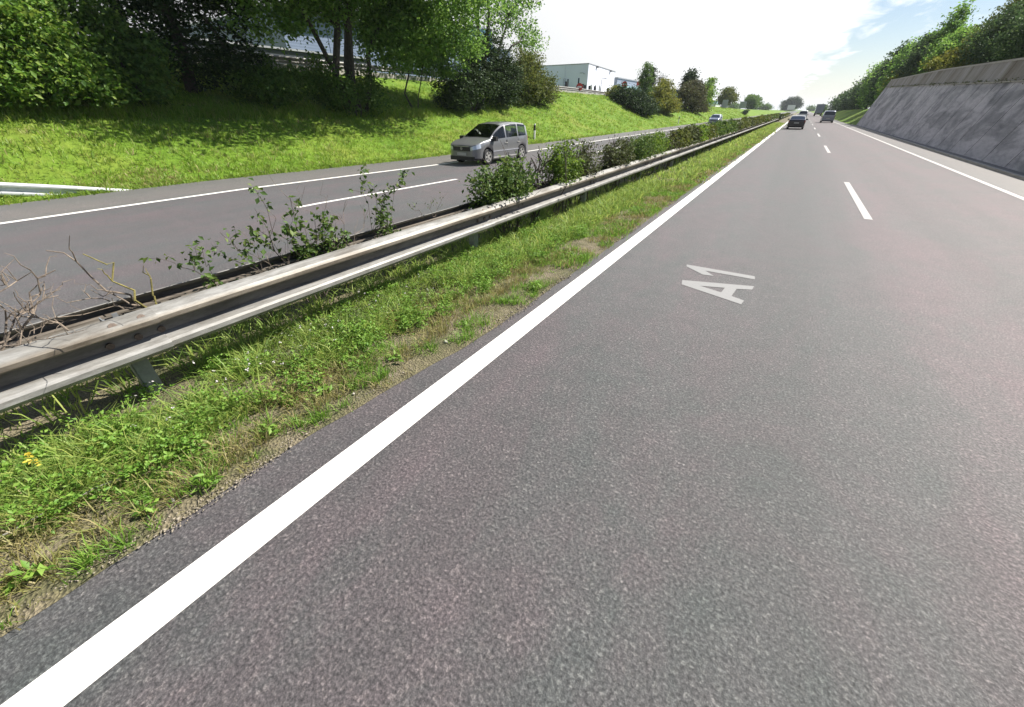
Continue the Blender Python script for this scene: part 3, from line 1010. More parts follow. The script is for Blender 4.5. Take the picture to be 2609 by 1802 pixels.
tree('undergrowth_shrub', 'leafy undergrowth around the foot of the multi stemmed tree', 'shrub', -20.6, 16.4,
     [(0, -.8, .9, 1.0, 1.4, .9), (-.3, .9, 1.2, 1.1, 1.4, 1.1), (-.6, -1.8, 1.7, 1.0, 1.2, .8)], 5200, 0.17, 'leaf_mid', [(0, .4, 1.5, .05), (0, -.6, 1.5, .05)], seed=8, clump=.28)
tree('airy_tree', 'airy tree with arching bare lower branches rising behind the dark juniper', 'tree', -24.4, 33.5,
     [(0, -2.5, 6.3, 2, 2, 1.4), (0, 3.6, 5.6, 1.7, 2.6, 1.5), (.4, 6.6, 4.2, 1.3, 1.6, 1.5), (0, .5, 9, 2.8, 4, 2.2), (0, 6, 8, 2, 3, 1.8), (0, -4.5, 8.2, 2, 2.6, 1.8)], 13000, 0.21, 'leaf_light',
     [(0, -.8, 8.5, .16), (.1, .6, 8.5, .15), (.3, 3.6, 6.0, .12), (.4, 6.0, 4.8, .09)], seed=9, clump=.36, per=32)
tree('juniper', 'broad dark juniper bush with pointed tips on the bank behind the silver minivan', 'shrub', -21.2, 27.4,
     [(.2, -2.2, 1.0, 1.4, 1.7, 1.1), (0, 0, 1.7, 1.6, 2.0, 1.5), (-.2, 2.2, 2.4, 1.3, 1.5, 1.7), (0, 4.0, 1.6, 1.4, 1.6, 1.5), (-.4, 2.6, 4.2, .9, 1.0, 1.1), (-.3, .8, 3.4, .9, 1.0, 1.0), (-.5, 5.6, 2.2, 1.3, 1.8, 1.6), (-.3, 4.2, 3.4, 1.0, 1.2, 1.2)], 30000, 0.17, 'leaf_dark',
     [(0, 0, 2, .08), (-.2, 2.2, 3, .08), (0, 3.6, 2, .07)], seed=10, clump=.22, up=1.2)
tree('round_bush', 'rounded olive green bush right of the dark juniper on the bank', 'shrub', -22.3, 37.6,
     [(0, -1.2, 1.7, 1.6, 2.6, 1.7), (0, 2.6, 1.4, 1.5, 2.3, 1.4), (-.2, .2, 3.1, 1.3, 2.2, 1.2)], 15000, 0.19, 'leaf_olive', [(0, 0, 2.5, .08), (0, 2, 2, .07)], seed=11, clump=.26)
tree('dark_bush', 'dark dense bush on the slope with a smooth edge below the no entry sign', 'shrub', -19.8, 66.5,
     [(0.3, 0.5, .7, 1.4, 4, 1.2), (-1.6, 1, 1.7, 1.6, 4.5, 1.5), (-3.4, 1.5, 2.3, 1.5, 4, 1.4)], 12000, 0.28, 'leaf_dark', [(0, 0, 1.2, .08), (-1.6, 1, 2, .08)], seed=12, clump=.35)
tree('yellowish_bush', 'yellowish green bush with upright shoots beside the dark bush on the slope', 'shrub', -20.2, 78.5,
     [(.4, 0, 1.4, 1.6, 5, 1.4), (-.6, 1.5, 2.7, 1.4, 4.5, 1.5), (-1.0, 3, 4.0, .8, 1.8, .9), (1.0, 2, .8, 1.2, 4, .9)], 9000, 0.3, 'leaf_yellow', [(0, 0, 2, .08), (-.6, 2, 3.5, .07)], seed=13, clump=.38)
tree('crest_shrub', 'small sunlit shrub where the slip road rail meets the dark bush', 'shrub', -25.0, 68.5, [(0, 0, .7, 1.0, 2.2, .9)], 2200, 0.25, 'leaf_yellow', [(0, 0, .8, .04)], seed=14, clump=.3)
tree('poplar', 'tall slender pale poplar standing behind the yellowish bush', 'tree', -30, 99, [(0, 0, 2.6, 1.7, 1.8, 2.4), (-.2, .2, 5.4, 1.1, 1.2, 2.0), (.2, -.3, 4, 1.5, 1.4, 1.8)], 4200, 0.3, 'leaf_mid', [(0, 0, 6.6, .16)], seed=15, clump=.38)
tree('narrow_conifer', 'narrow dark conifer just right of the tall poplar', 'tree', -30.4, 105.5, [(0, 0, 2.2, 1.2, 1.2, 2.2), (0, 0, 5.2, .75, .75, 1.9)], 2600, 0.28, 'leaf_dark', [(0, 0, 6.3, .14)], seed=16, clump=.3)
tree('sapling', 'thin sparse sapling showing above the yellowish bush', 'tree', -26.5, 97, [(0, 0, 4.2, .7, .9, 1.4)], 260, 0.26, 'leaf_brownish', [(0, 0, 4.6, .05), (.2, .5, 5, .04)], seed=17, clump=.3)
tree('brownish_tree', 'dense dark brownish tree spreading down the slope ahead of the oncoming blue car', 'tree', -20.2, 103,
     [(1.3, 3, 0.5, 1.2, 4, 1.2), (0, 1, 2.2, 2.0, 5.2, 2), (-.6, 0, 4.0, 2.0, 5, 1.6), (-.3, -5, 3.0, 1.6, 3, 1.6)], 12000, 0.34, 'leaf_brownish', [(0, 0, 3, .15), (0, 2, 3, .12)], seed=18, clump=.42)
tree('pointed_tree', 'pointed dark green tree rising above the brownish tree', 'tree', -23.0, 109, [(0, 0, 3.2, 1.9, 4, 2.2), (0, -.4, 5.4, 1.1, 2.2, 1.3)], 6500, 0.36, 'leaf_dark', [(0, 0, 5.6, .16)], seed=19, clump=.4)
tree('light_tree', 'light green airy tree at the right shoulder of the brownish tree', 'tree', -21.2, 122, [(0, 0, 3.6, 1.4, 4.5, 2.0), (0, 2, 5.6, .9, 2.4, 1.1), (.4, -1, 1.6, 1.1, 3.5, 1.2)], 3000, 0.42, 'leaf_bright', [(0, 0, 5.6, .13), (0, 2, 6, .08)], seed=20, clump=.5)
tree('slope_shrub', 'small green shrub between the yellowish bush and the brownish tree', 'shrub', -25.2, 112, [(0, 0, 1.2, 1, 3, 1.2)], 900, 0.35, 'leaf_bright', [(0, 0, 1.2, .06)], seed=21, clump=.4)
tree('round_tree', 'rounded olive tree behind the grey back of a road sign on the crest', 'tree', -25.5, 190, [(0, 0, 3.2, 3.2, 7, 2.4), (0, -1, 5.3, 2.2, 4.5, 1.2)], 6500, 0.5, 'leaf_olive', [(0, 0, 4, .2)], seed=22, clump=.6)
tree('leaning_crown_tree', 'mid green tree behind the tilted pale sign board on the crest', 'tree', -28, 318, [(0, 4, 4.2, 4.5, 14, 3.4), (0, -6, 5.5, 3, 8, 2.2)], 7000, 0.75, 'leaf_mid', [(0, 0, 5, .3)], seed=23, clump=.9)
tree('spreading_tree', 'dark spreading tree at the far end of the median near the vanishing road', 'tree', -19.5, 640, [(2, 0, 6, 7.5, 9, 4.5), (6, 0, 9.5, 7.5, 9, 4.5), (11, 0, 7, 5.5, 6, 4)], 7000, 1.2, 'leaf_dark', [(0, 0, 6, .6)], seed=24, clump=1.5)
FT = [(-48, 560, 6), (-40, 640, 6), (-20, 700, 6), (-17, 760, 7), (-60, 500, 6), (-36, 560, 5), (-16.8, 860, 8), (9, 820, 6)]
for i, (x, y, h) in enumerate(FT):
    tree('far_tree', 'small hazy tree in the far row along the horizon', 'tree', x, y, [(0, 0, h * .55, h * .9, h, h * .5)], 1100, 1.5, 'leaf_mid', [(0, 0, h * .5, .3)], seed=30 + i, clump=1.6, group='far trees along the horizon', twigs=False)

# ------------------------------------------------------------------ trees above the retaining wall
RT = [
    # x, y, top, crown radius across, along, material, leaf count, name, label
    (13.8, 37, 5.8, 2.2, 3.0, 'leaf_bright', 3500, 'bright_shrub', 'bright shrub spilling towards the wall coping at the right edge'),
    (16.5, 47, 11.5, 3.0, 4.0, 'leaf_light', 7000, 'broadleaf_tree', 'broadleaf tree above the wall at the top right edge'),
    (14.0, 55, 9.5, 2.6, 4.0, 'leaf_deep', 8000, 'shaded_tree', 'dense shaded tree above the stained part of the wall, first from the right edge'),
    (14.5, 64, 10.6, 2.8, 4.5, 'leaf_deep', 9000, 'shaded_tree', 'dense shaded tree above the wall, second from the right edge'),
    (15.5, 71, 12.0, 3.0, 4.0, 'leaf_olive', 6500, 'olive_tree', 'olive tinted tree reaching the top of the picture above the wall'),
    (13.6, 79, 10.4, 2.4, 4.5, 'leaf_light', 7000, 'round_tree', 'rounded mid green tree left of the shaded trees above the wall'),
    (12.4, 72, 7.6, 1.8, 5.5, 'leaf_yellow', 5200, 'yellow_bush', 'yellow green bush just behind the coping in the middle of the wall'),
    (14.0, 91, 14.2, 1.6, 3.2, 'leaf_light', 4200, 'slender_tree', 'slender tree with a thin pointed top above the wall'),
    (13.2, 96, 12.6, 2.2, 5.0, 'leaf_deep', 6500, 'dark_tree', 'dark tree beside the slender pointed tree above the wall'),
    (14.2, 106, 13.0, 2.4, 5.5, 'leaf_light', 5500, 'feathery_tree', 'feathery tree with see through edges left of the slender pointed tree'),
    (13.6, 118, 13.0, 2.4, 6.0, 'leaf_light', 5500, 'feathery_tree', 'second feathery tree, with pale gaps, above the left half of the wall'),
    (12.6, 98, 8.4, 1.8, 7.0, 'leaf_yellow', 4200, 'yellow_bush', 'yellow green bush behind the left end of the coping'),
    (14.2, 136, 14.0, 2.6, 8.0, 'leaf_deep', 6000, 'tall_tree', 'tall dark tree above the left end of the wall'),
    (13.8, 153, 12.4, 2.4, 8.0, 'leaf_light', 5000, 'tall_tree', 'tall mid green tree just left of the end of the wall'),
    (13.6, 171, 9.8, 2.4, 10.0, 'leaf_deep', 5000, 'sloping_tree', 'dark tree in the descending row beyond the end of the wall, nearest the wall'),
    (13.4, 196, 8.8, 2.6, 12.0, 'leaf_deep', 5200, 'sloping_tree', 'dark tree second in the descending row beyond the wall'),
    (13.6, 225, 8.0, 2.6, 14.0, 'leaf_deep', 5200, 'sloping_tree', 'dark tree third in the descending row beyond the wall'),
    (13.8, 255, 6.8, 2.6, 15.0, 'leaf_deep', 5000, 'sloping_tree', 'dark low tree at the far tip of the descending row beyond the wall'),
    (19.0, 60, 13.0, 3.5, 6.0, 'leaf_light', 5000, 'back_tree', 'tree in the second row behind the shaded trees above the wall'),
    (19.0, 84, 13.0, 3.5, 6.0, 'leaf_deep', 5000, 'back_tree', 'dark tree in the second row behind the rounded mid green tree'),
]
for i, (x, y, top, rx, ry, mt, cnt, nm, lab) in enumerate(RT):
    z0 = tz(x, y)
    h = top - z0
    r_ = random.Random(i)
    lobes = [(0, 0, h * .36, rx, ry, h * .36), (r_.uniform(-.4, .4), r_.uniform(-.3, .3) * ry, h * .70, rx * .72, ry * .68, h * .26), (-.3, ry * .5 * r_.choice((-1, 1)), h * .5, rx * .75, ry * .5, h * .28), (.3, r_.uniform(-.2, .2) * ry, h * .88, rx * .36, ry * .34, h * .13)]
    dist = math.hypot(x, y)
    tree(nm, lab, 'bush' if 'bush' in nm or 'shrub' in nm else 'tree', x, y, lobes, int(cnt * 1.7), max(.2, dist * .0034), mt, [(0, 0, h * .8, .05 + .012 * h), (.2, ry * .3, h * .55, .04 + .008 * h)], seed=60 + i, clump=max(.3, dist * .0042), shell=.55)
tree('far_shrub', 'small dark shrub at the roadside beyond the descending trees', 'shrub', 8.6, 300, [(0, 0, 1.6, 1.5, 4, 1.8)], 700, 0.8, 'leaf_deep', [(0, 0, 1.5, .1)], seed=90, clump=.8)

# ------------------------------------------------------------------ vehicles


def car(name, label, cat, loc, rotz, keys, W, axles, wr, paint_, glass='glass_dark', roofw=.80, sides=(), ws=(0, 0), rw=(0, 0), detail=2, group=None, rails=False, light=1.0):
    """keys: (x, z_bottom, z_belt, z_roof, width factor) from nose to tail, x forward"""
    root = thing(name, label, cat, loc, rotz, group)
    kx = [-k[0] for k in keys]
    f = lambda x, i: float(ip(-x, kx, [k[i] for k in keys]))
    xs_ = sorted(set([round(k[0], 3) for k in keys] + list(np.round(np.arange(keys[-1][0], keys[0][0], .06), 3)) + [round(a + d, 3) for a in axles for d in np.linspace(-wr - .07, wr + .07, 15)] +
                     [v for r_ in sides for v in r_]), reverse=True)
    ar = wr + .055
    rows = []
    for x in xs_:
        zb, zl, zr, wf = (f(x, i) for i in (1, 2, 3, 4))
        for a in axles:
            if abs(x - a) < ar: zb = max(zb, min(wr + math.sqrt(ar * ar - (x - a) ** 2), zl - .12))
        w = W / 2 * wf
        t_ = min(1.0, max(0.0, (zr - zl) / .45))
        wroof = w * (.93 + (roofw - .93) * t_)
        hh = zl - zb
        gz = zr - zl
        L_ = [(w * .95, zb), (w * .985, zb + .13 * hh), (w, zb + .48 * hh), (w * .99, zb + .74 * hh), (w * .955, zl),
              (w * .955 + (wroof - w * .955) * .05, zl + gz * .06), (w * .955 + (wroof - w * .955) * .88, zl + gz * .86), (wroof * .93, zl + gz * .965), (wroof * .55, zr), (0, zr + .012)]
        rows.append(L_)
    nr = len(rows[0])
    prof_ = lambda L_: [(y, z) for y, z in L_] + [(-y, z) for y, z in reversed(L_[:-1])]
    ring_n = 2 * nr - 1
    vs = [(x, y, z) for x, L_ in zip(xs_, rows) for y, z in prof_(L_)]
    cats = {}
    def put(c, q): cats.setdefault(c, []).append(q)
    tail = xs_[-1]
    nose = xs_[0]
    for i in range(len(xs_) - 1):
        xa, xb = xs_[i], xs_[i + 1]
        xm = (xa + xb) / 2
        for j in range(ring_n - 1):
            q = (i * ring_n + j, i * ring_n + j + 1, (i + 1) * ring_n + j + 1, (i + 1) * ring_n + j)
            r_ = j if j < nr - 1 else ring_n - 2 - j
            c = 'body'
            if r_ in (7, 8) and ws[1] < xm < ws[0]: c = 'windscreen'
            elif r_ in (7, 8) and rw[1] < xm < rw[0]: c = 'rear_window'
            elif r_ == 5:
                for n_, (a, b_) in enumerate(sides):
                    if b_ < xm < a: c = ('side_window', n_, j < nr)
            elif r_ == 3 and xm > nose - .36 and detail: c = ('headlight', j < nr)
            elif r_ in (3, 4) and xm < tail + .16 and detail: c = ('tail_light', j < nr)
            elif r_ == 0 and (xm > nose - .5 or xm < tail + .35): c = 'bumper'
            put(c, q)
        put('underbody', (i * ring_n, (i + 1) * ring_n, (i + 1) * ring_n + ring_n - 1, i * ring_n + ring_n - 1))
    put('body', tuple(range(ring_n)))
    put('body', tuple(reversed(range((len(xs_) - 1) * ring_n, len(xs_) * ring_n))))
    MT = {'body': paint_, 'windscreen': glass, 'rear_window': glass, 'side_window': glass, 'headlight': 'lamp_clear', 'tail_light': 'lamp_red', 'bumper': 'black' if detail > 1 else paint_, 'underbody': 'black'}
    for c, qs in cats.items():
        nm = c if isinstance(c, str) else c[0]
        used = sorted({v for q in qs for v in q})
        ix = {v: k for k, v in enumerate(used)}
        mb = MB().add([vs[v] for v in used], [tuple(ix[v] for v in q) for q in qs])
        o = mb.build(nm, M[MT[nm]], root, True)
        if nm == 'body':
            for p in o.data.polygons:
                if len(p.vertices) > 4: p.use_smooth = False
    # wheels
    for a in axles:
        for s in (1, -1):
            mb = MB()
            kk = 28 if detail > 1 else 14
            yw = s * (W / 2 - .115)
            tp_ = [(-.10, wr * .66), (-.105, wr * .9), (-.08, wr * .985), (0, wr), (.08, wr * .985), (.105, wr * .9), (.10, wr * .66)]
            V_ = []
            for y_, r_ in tp_:
                V_ += [(r_ * math.cos(2 * math.pi * k / kk), y_, r_ * math.sin(2 * math.pi * k / kk)) for k in range(kk)]
            mb.add(V_, [(b_ * kk + k, b_ * kk + (k + 1) % kk, (b_ + 1) * kk + (k + 1) % kk, (b_ + 1) * kk + k) for b_ in range(6) for k in range(kk)])
            wheel = mb.build('wheel', M['tyre'], root, True, (a, yw, wr))
            mb = MB()
            mb.disc((0, s * .085, 0), 1, wr * .68, .03, kk, wr * .58)
            mb.disc((0, s * .08, 0), 1, wr * .16, .05, 12)
            if detail > 1:
                for k in range(5):
                    for dd in (-.17, .17):
                        an = 2 * math.pi * k / 5 + dd
                        c0, s0 = math.cos(an), math.sin(an)
                        cw, sw = -s0 * .018, c0 * .018
                        r0, r1 = wr * .12, wr * .6
                        P4 = [(c0 * r0 + cw, s0 * r0 + sw), (c0 * r1 + cw, s0 * r1 + sw), (c0 * r1 - cw, s0 * r1 - sw), (c0 * r0 - cw, s0 * r0 - sw)]
                        mb.prism(P4, 1, s * .07, s * .095)
            mb.build('rim', M['rim'], wheel)
            mb = MB()
            mb.disc((0, s * .04, 0), 1, wr * .6, .02, 16)
            mb.build('brake_disc', M['black'], wheel)
    # plates, grille
    if detail > 1:
        mb = MB()
        mb.box((nose - .05, -.50, .57), (nose + .012, .50, .74)).build('grille', M['black'], root)
        g2 = MB()
        g2.disc((nose + .016, 0, .672), 0, .058, .014, 20, .046)
        for a_, b_ in (((-.036, .71), (-.012, .64)), ((-.012, .64), (0, .672)), ((0, .672), (.012, .64)), ((.012, .64), (.036, .71))):
            g2.tube([(nose + .016, a_[0], a_[1]), (nose + .016, b_[0], b_[1])], .006, 4)
        g2.build('emblem', M['rim'], root)
        MB().box((nose - .05, -.42, .745), (nose + .008, .42, .765)).build('trim', M['rim'], root)
        MB().box((nose - .02, -.26, .40), (nose + .025, .26, .51)).build('number_plate', M['plate'], root)
        MB().box((nose - .16, -.70, .20), (nose + .004, .70, .36)).build('air_intake', M['black'], root)
        for s in (1, -1):
            w = W / 2 * .99
            mb = MB()
            mb.box((.86, s * (w - .03), .93), (1.02, s * (w + .20), 1.10)) if s > 0 else mb.box((.86, s * (w + .20), .93), (1.02, s * (w - .03), 1.10))
            mb.build('mirror', M['black'], root)
            for xh in (-.02, -1.02):
                mb = MB()
                y0, y1 = sorted((s * (w - .02), s * (w + .025)))
                mb.box((xh - .1, y0, .80), (xh + .1, y1, .835))
                mb.build('handle', M['rim'], root)
            y0, y1 = sorted((s * (w - .03), s * (w + .018)))
            MB().box((-1.02, y0, .505), (.98, y1, .545)).build('side_moulding', M['trim'], root)
            MB().box((-.93, y0, .245), (.98, y1, .285)).build('sill', M['rim'], root)
            for xl in (1.02, -.09, -1.06):
                MB().box((xl - .006, min(s * (w - .05), s * (w + .006)), .32), (xl + .006, max(s * (w - .05), s * (w + .006)), .94)).build('door_gap', M['black'], root)
        for xs2 in (.15, -.95):
            for ys2 in (-.42, .42):
                mb = MB()
                mb.box((xs2 - .3, ys2 - .24, .3), (xs2 + .22, ys2 + .24, .62)).box((xs2 - .36, ys2 - .23, .45), (xs2 - .24, ys2 + .23, 1.15))
                seat = mb.build('seat', M['interior'], root)
                MB().box((xs2 - .37, ys2 - .12, 1.18), (xs2 - .27, ys2 + .12, 1.36)).build('headrest', M['interior'], seat)
        MB().box((.66, -.76, .55), (1.05, .76, .93)).build('dashboard', M['interior'], root)
        mb = MB()
        mb.disc((.50, .40, .93), 0, .19, .03, 18, .16)
        mb.build('steering_wheel', M['interior'], root)
        MB().box((.30, -.12, 1.40), (.34, .12, 1.46)).build('rear_view_mirror', M['black'], root)
    elif detail == 1:
        MB().box((tail - .02, -.26, .62), (tail + .03, .26, .73)).build('number_plate', M['plate'], root)
        MB().box((nose - .03, -.26, .38), (nose + .02, .26, .48)).build('number_plate', M['plate'], root)
        MB().box((nose - .05, -.5, .55), (nose + .012, .5, .66)).build('grille', M['black'], root)
        for s in (1, -1):
            y0, y1 = sorted((s * (W / 2 - .05), s * (W / 2 + .17)))
            MB().box((ws[0] - .35, y0, .93), (ws[0] - .22, y1, 1.06)).build('mirror', M['black'], root)
    return root


mini = [(2.13, .30, .70, .74, .52), (2.11, .24, .76, .79, .72), (2.02, .22, .80, .835, .86), (1.85, .20, .85, .885, .95), (1.6, .19, .91, .955, .99), (1.12, .19, .96, 1.02, 1.0), (.62, .19, .975, 1.32, 1.0), (.12, .19, .985, 1.56, 1.0),
        (-.5, .19, 1.0, 1.635, 1.0), (-1.2, .19, 1.015, 1.63, 1.0), (-1.7, .20, 1.03, 1.58, .985), (-1.90, .22, 1.04, 1.50, .94), (-2.02, .24, 1.03, 1.16, .88), (-2.09, .28, .95, 1.0, .80), (-2.11, .34, .80, .86, .70)]
car('minivan', 'warm silver grey minivan driving towards us in the outer lane of the opposite carriageway', 'car', (-12.22, 17.18, -0.122), R(-93), mini, 1.80, (1.33, -1.35), .32, 'car_silver', 'glass',
    .80, ((.88, -.02), (-.10, -1.0), (-1.08, -1.76)), (1.06, .14), (-1.87, -2.04), 2)
hatch = [(2.02, .28, .66, .70, .68), (1.95, .22, .74, .77, .86), (1.7, .19, .82, .86, .96), (.95, .18, .90, .95, 1.0), (.15, .18, .93, 1.40, 1.0), (-.5, .18, .94, 1.47, 1.0), (-1.4, .19, .96, 1.42, .99), (-1.75, .20, .97, 1.30, .97), (-1.98, .22, .95, 1.0, .95), (-2.03, .34, .80, .84, .88)]
sedan = [(2.25, .28, .62, .66, .68), (2.15, .22, .70, .73, .86), (1.85, .19, .78, .81, .96), (.95, .18, .86, .91, 1.0), (.15, .18, .90, 1.36, 1.0), (-.6, .18, .92, 1.44, 1.0), (-1.3, .19, .94, 1.36, .99), (-1.95, .20, .98, 1.02, .97), (-2.22, .22, .96, 1.0, .93), (-2.27, .34, .80, .83, .86)]
car('oncoming_car', 'small blue silver car coming towards us in the distance on the opposite carriageway', 'car', (-12.6, 86, -.122), R(-90), hatch, 1.75, (1.25, -1.25), .31, 'car_blue', 'glass_dark', .78,
    ((.72, -.1), (-.2, -1.3)), (.9, .17), (-1.72, -1.96), 1)
car('dark_car', 'near black car seen from behind in our lane, closest vehicle ahead', 'car', (-.28, 65.5, .006), R(90), sedan, 1.80, (1.35, -1.35), .32, 'car_black', 'glass_dark', .78,
    ((.72, -.1), (-.2, -1.3)), (.9, .17), (-1.34, -1.93), 1)
mpv = [(2.3, .30, .78, .82, .72), (2.15, .24, .90, .95, .92), (1.6, .2, 1.02, 1.07, .99), (1.2, .2, 1.06, 1.2, 1.0), (.45, .2, 1.08, 1.78, 1.0), (-.3, .2, 1.1, 1.88, 1.0), (-1.9, .2, 1.12, 1.86, .99), (-2.2, .22, 1.14, 1.74, .97), (-2.36, .25, 1.12, 1.18, .95), (-2.40, .36, .9, .95, .9)]
car('people_carrier', 'grey people carrier with a dark rear window in the right lane ahead', 'car', (4.15, 101.5, .006), R(90), mpv, 1.92, (1.5, -1.5), .34, 'car_grey', 'glass_dark', .84,
    ((.95, .1), (0, -1.0), (-1.1, -2.0)), (1.15, .48), (-2.16, -2.35), 1)
car('white_car', 'white car with a dark rear window just beyond the near black car', 'car', (.15, 128, .006), R(90), mpv, 1.88, (1.5, -1.5), .34, 'car_white', 'glass_dark', .82,
    ((.95, .1), (0, -1.0)), (1.15, .48), (-2.16, -2.35), 1)
for i, (x, y, p_) in enumerate(((.1, 152, 'car_white'), (.2, 178, 'car_grey'), (0, 208, 'car_white'))):
    car('distant_car', ('pale car second in the queue beyond the near black car', 'grey car third in the queue beyond the near black car', 'pale car at the far end of the queue in our lane')[i], 'car', (x, y, .006), R(90), hatch, 1.78, (1.25, -1.25), .31, p_, 'glass_dark', .78,
        ((.72, -.1), (-.2, -1.3)), (.9, .17), (-1.72, -1.96), 1, 'queue of cars in our lane')
car('parked_car', 'pale parked car glimpsed beside the brownish tree on the slip road', 'car', (-28.2, 121, bank_top(121) + .02), R(-80), hatch, 1.75, (1.25, -1.25), .31, 'car_white', 'glass_dark', .78,
    ((.72, -.1), (-.2, -1.3)), (.9, .17), (-1.72, -1.96), 1)
# lorry
lo = thing('lorry', 'grey box lorry seen from behind in the right lane far ahead', 'lorry', (4.9, 205, .006), R(90))
MB().box((-4.2, -1.25, 1.0), (2.6, 1.25, 3.75)).build('cargo_box', M['car_grey'], lo)
for s in (1, -1):
    y0, y1 = sorted((s * .03, s * 1.18))
    MB().box((-4.24, y0, 1.1), (-4.19, y1, 3.65)).build('rear_door', M['clad_grey'], lo)
    y0, y1 = sorted((s * .85, s * 1.15))
    MB().box((-4.22, y0, .72), (-4.1, y1, .86)).build('tail_light', M['lamp_red'], lo)
MB().box((-4.1, -.45, .72), (4.3, .45, .98)).build('chassis', M['black'], lo)
mb = MB()
mb.prism([(2.8, .6), (4.6, .6), (4.6, 1.6), (4.35, 2.7), (2.8, 2.8)], 1, -1.2, 1.2)
mb.build('cab', M['car_white'], lo)
MB().box((-4.2, -1.15, .45), (-4.1, 1.15, .58)).build('bumper', M['black'], lo)
for x in (-3.0, -1.7, 3.6):
    for s in (1, -1):
        mb = MB()
        mb.disc((x, s * 1.0, .5), 1, .5, .32, 20)
        mb.build('wheel', M['tyre'], lo)

# ------------------------------------------------------------------ buildings beyond the bank


def wallbox(name, mat, root, A, B, z0, z1, th):
    """upright slab from A to B (x,y), thickened towards its back"""
    A, B = Vector((*A, 0)), Vector((*B, 0))
    d = (B - A).normalized()
    nrm = Vector((-d.y, d.x, 0)) * th
    v8 = [(*A.xy, z0), (*B.xy, z0), (*(B + nrm).xy, z0), (*(A + nrm).xy, z0)]
    v8 += [(p[0], p[1], z1) for p in v8]
    return MB().add(v8, [(0, 3, 2, 1), (4, 5, 6, 7), (0, 1, 5, 4), (1, 2, 6, 5), (2, 3, 7, 6), (3, 0, 4, 7)]).build(name, M[mat], root)


def lerp2(A, B, t_): return (A[0] + (B[0] - A[0]) * t_, A[1] + (B[1] - A[1]) * t_)


hall = thing('industrial_hall', 'plain white flat roofed industrial hall with two dark slot windows on the bank', 'building', (0, 0, 0))
A, B_, D = (-34.9, 80.0), (-37.1, 99.6), (-62.0, 78.6)
zb, zt = 2.6, 9.1
NP = 6
for i in range(NP):
    wallbox('wall_panel', 'clad_white', hall, lerp2(D, A, i / NP + .0006), lerp2(D, A, (i + 1) / NP - .0006), zb, zt - .12, .3)
for i in range(5):
    wallbox('wall_panel', 'clad_white', hall, lerp2(A, B_, i / 5 + .016 * (i == 0) + .001), lerp2(A, B_, (i + 1) / 5 - .001), zb, zt - .12, .3)
E_ = (D[0] - 2.2, D[1] + 19.6)
MB().add([(A[0] + .06, A[1] - .06, zt - .12), (B_[0] + .06, B_[1] + .06, zt - .12), (E_[0], E_[1], zt - .12), (D[0], D[1] - .06, zt - .12), (A[0] + .06, A[1] - .06, zt), (B_[0] + .06, B_[1] + .06, zt), (E_[0], E_[1], zt), (D[0], D[1] - .06, zt)],
        [(0, 1, 5, 4), (1, 2, 6, 5), (2, 3, 7, 6), (3, 0, 4, 7), (4, 5, 6, 7), (0, 3, 2, 1)]).build('roof', M['trim'], hall)
wallbox('wall_panel', 'clad_white', hall, B_, E_, zb, zt - .12, .3)
for x0, z0, z1 in ((-38.75, 4.0, 6.85), (-36.62, 4.1, 6.95)):
    wx = wallbox('window', 'glass_dark', hall, (x0 - .13, 80.0 + (x0 + 34.9) * .0517 - .03), (x0 + .13, 80.0 + (x0 + 34.9) * .0517 - .03), z0, z1, .1)
wl = MB()
wl.tube([(-35.6, 79.95, 7.55), (-35.6, 79.3, 7.66), (-36.2, 79.25, 7.66)], .05, 5)
wl.build('wall_lamp', M['trim'], hall)
lad = MB()
for xx in (-39.6, -39.2):
    lad.tube([(xx, 79.6, 4), (xx, 79.6, 6.9)], .03, 4)
for zz in np.arange(4.2, 6.9, .3): lad.tube([(-39.6, 79.6, zz), (-39.2, 79.6, zz)], .02, 4)
lad.build('ladder', M['trim'], hall)
for t_ in (.26, .78):
    p = lerp2(A, B_, t_)
    wallbox('floodlight', 'black', hall, (p[0] + .3, p[1] - .35), (p[0] + .3, p[1] + .35), zt - .35, zt - .14, .25)

wh = thing('warehouse', 'very large pale warehouse mostly hidden behind the multi stemmed tree', 'building', (0, 0, 0))
WA, WB = (-47, 30), (-46, 71)
for i in range(8):
    wallbox('wall_panel', 'clad_blue', wh, lerp2(WA, WB, i / 8 + .001), lerp2(WA, WB, (i + 1) / 8 - .001), 2.5, 10.6, .3)
MB().box((-75, 30, 10.6), (-45.9, 71, 10.8)).build('roof', M['trim'], wh)
wallbox('wall_panel', 'clad_blue', wh, (-75, 30), WA, 2.5, 10.6, .3)
wallbox('wall_panel', 'clad_blue', wh, WB, (-75, 71), 2.5, 10.6, .3)
tw = MB()
tw.box((-48.5, 60.0, 2.5), (-44.8, 64.0, 12.6))
t_o = tw.build('stair_tower', M['glass_blue'], wh)
for zz in (5.0, 7.5, 10.0, 12.4):
    MB().box((-48.53, 59.97, zz), (-44.77, 64.03, zz + .14)).build('floor_band', M['trim'], t_o)

dk = thing('dark_shed', 'long low dark building behind the slip road rail, seen through the trees', 'building', (-36, 15, 0))
for i in range(5):
    MB().box((-5, i * 3.2 + .01, 3.0), (0, i * 3.2 + 3.19, 6.0)).build('wall_panel', M['clad_dark'], dk)
MB().box((-5.2, -.1, 6.0), (.15, 16.1, 6.12)).build('roof', M['trim'], dk)

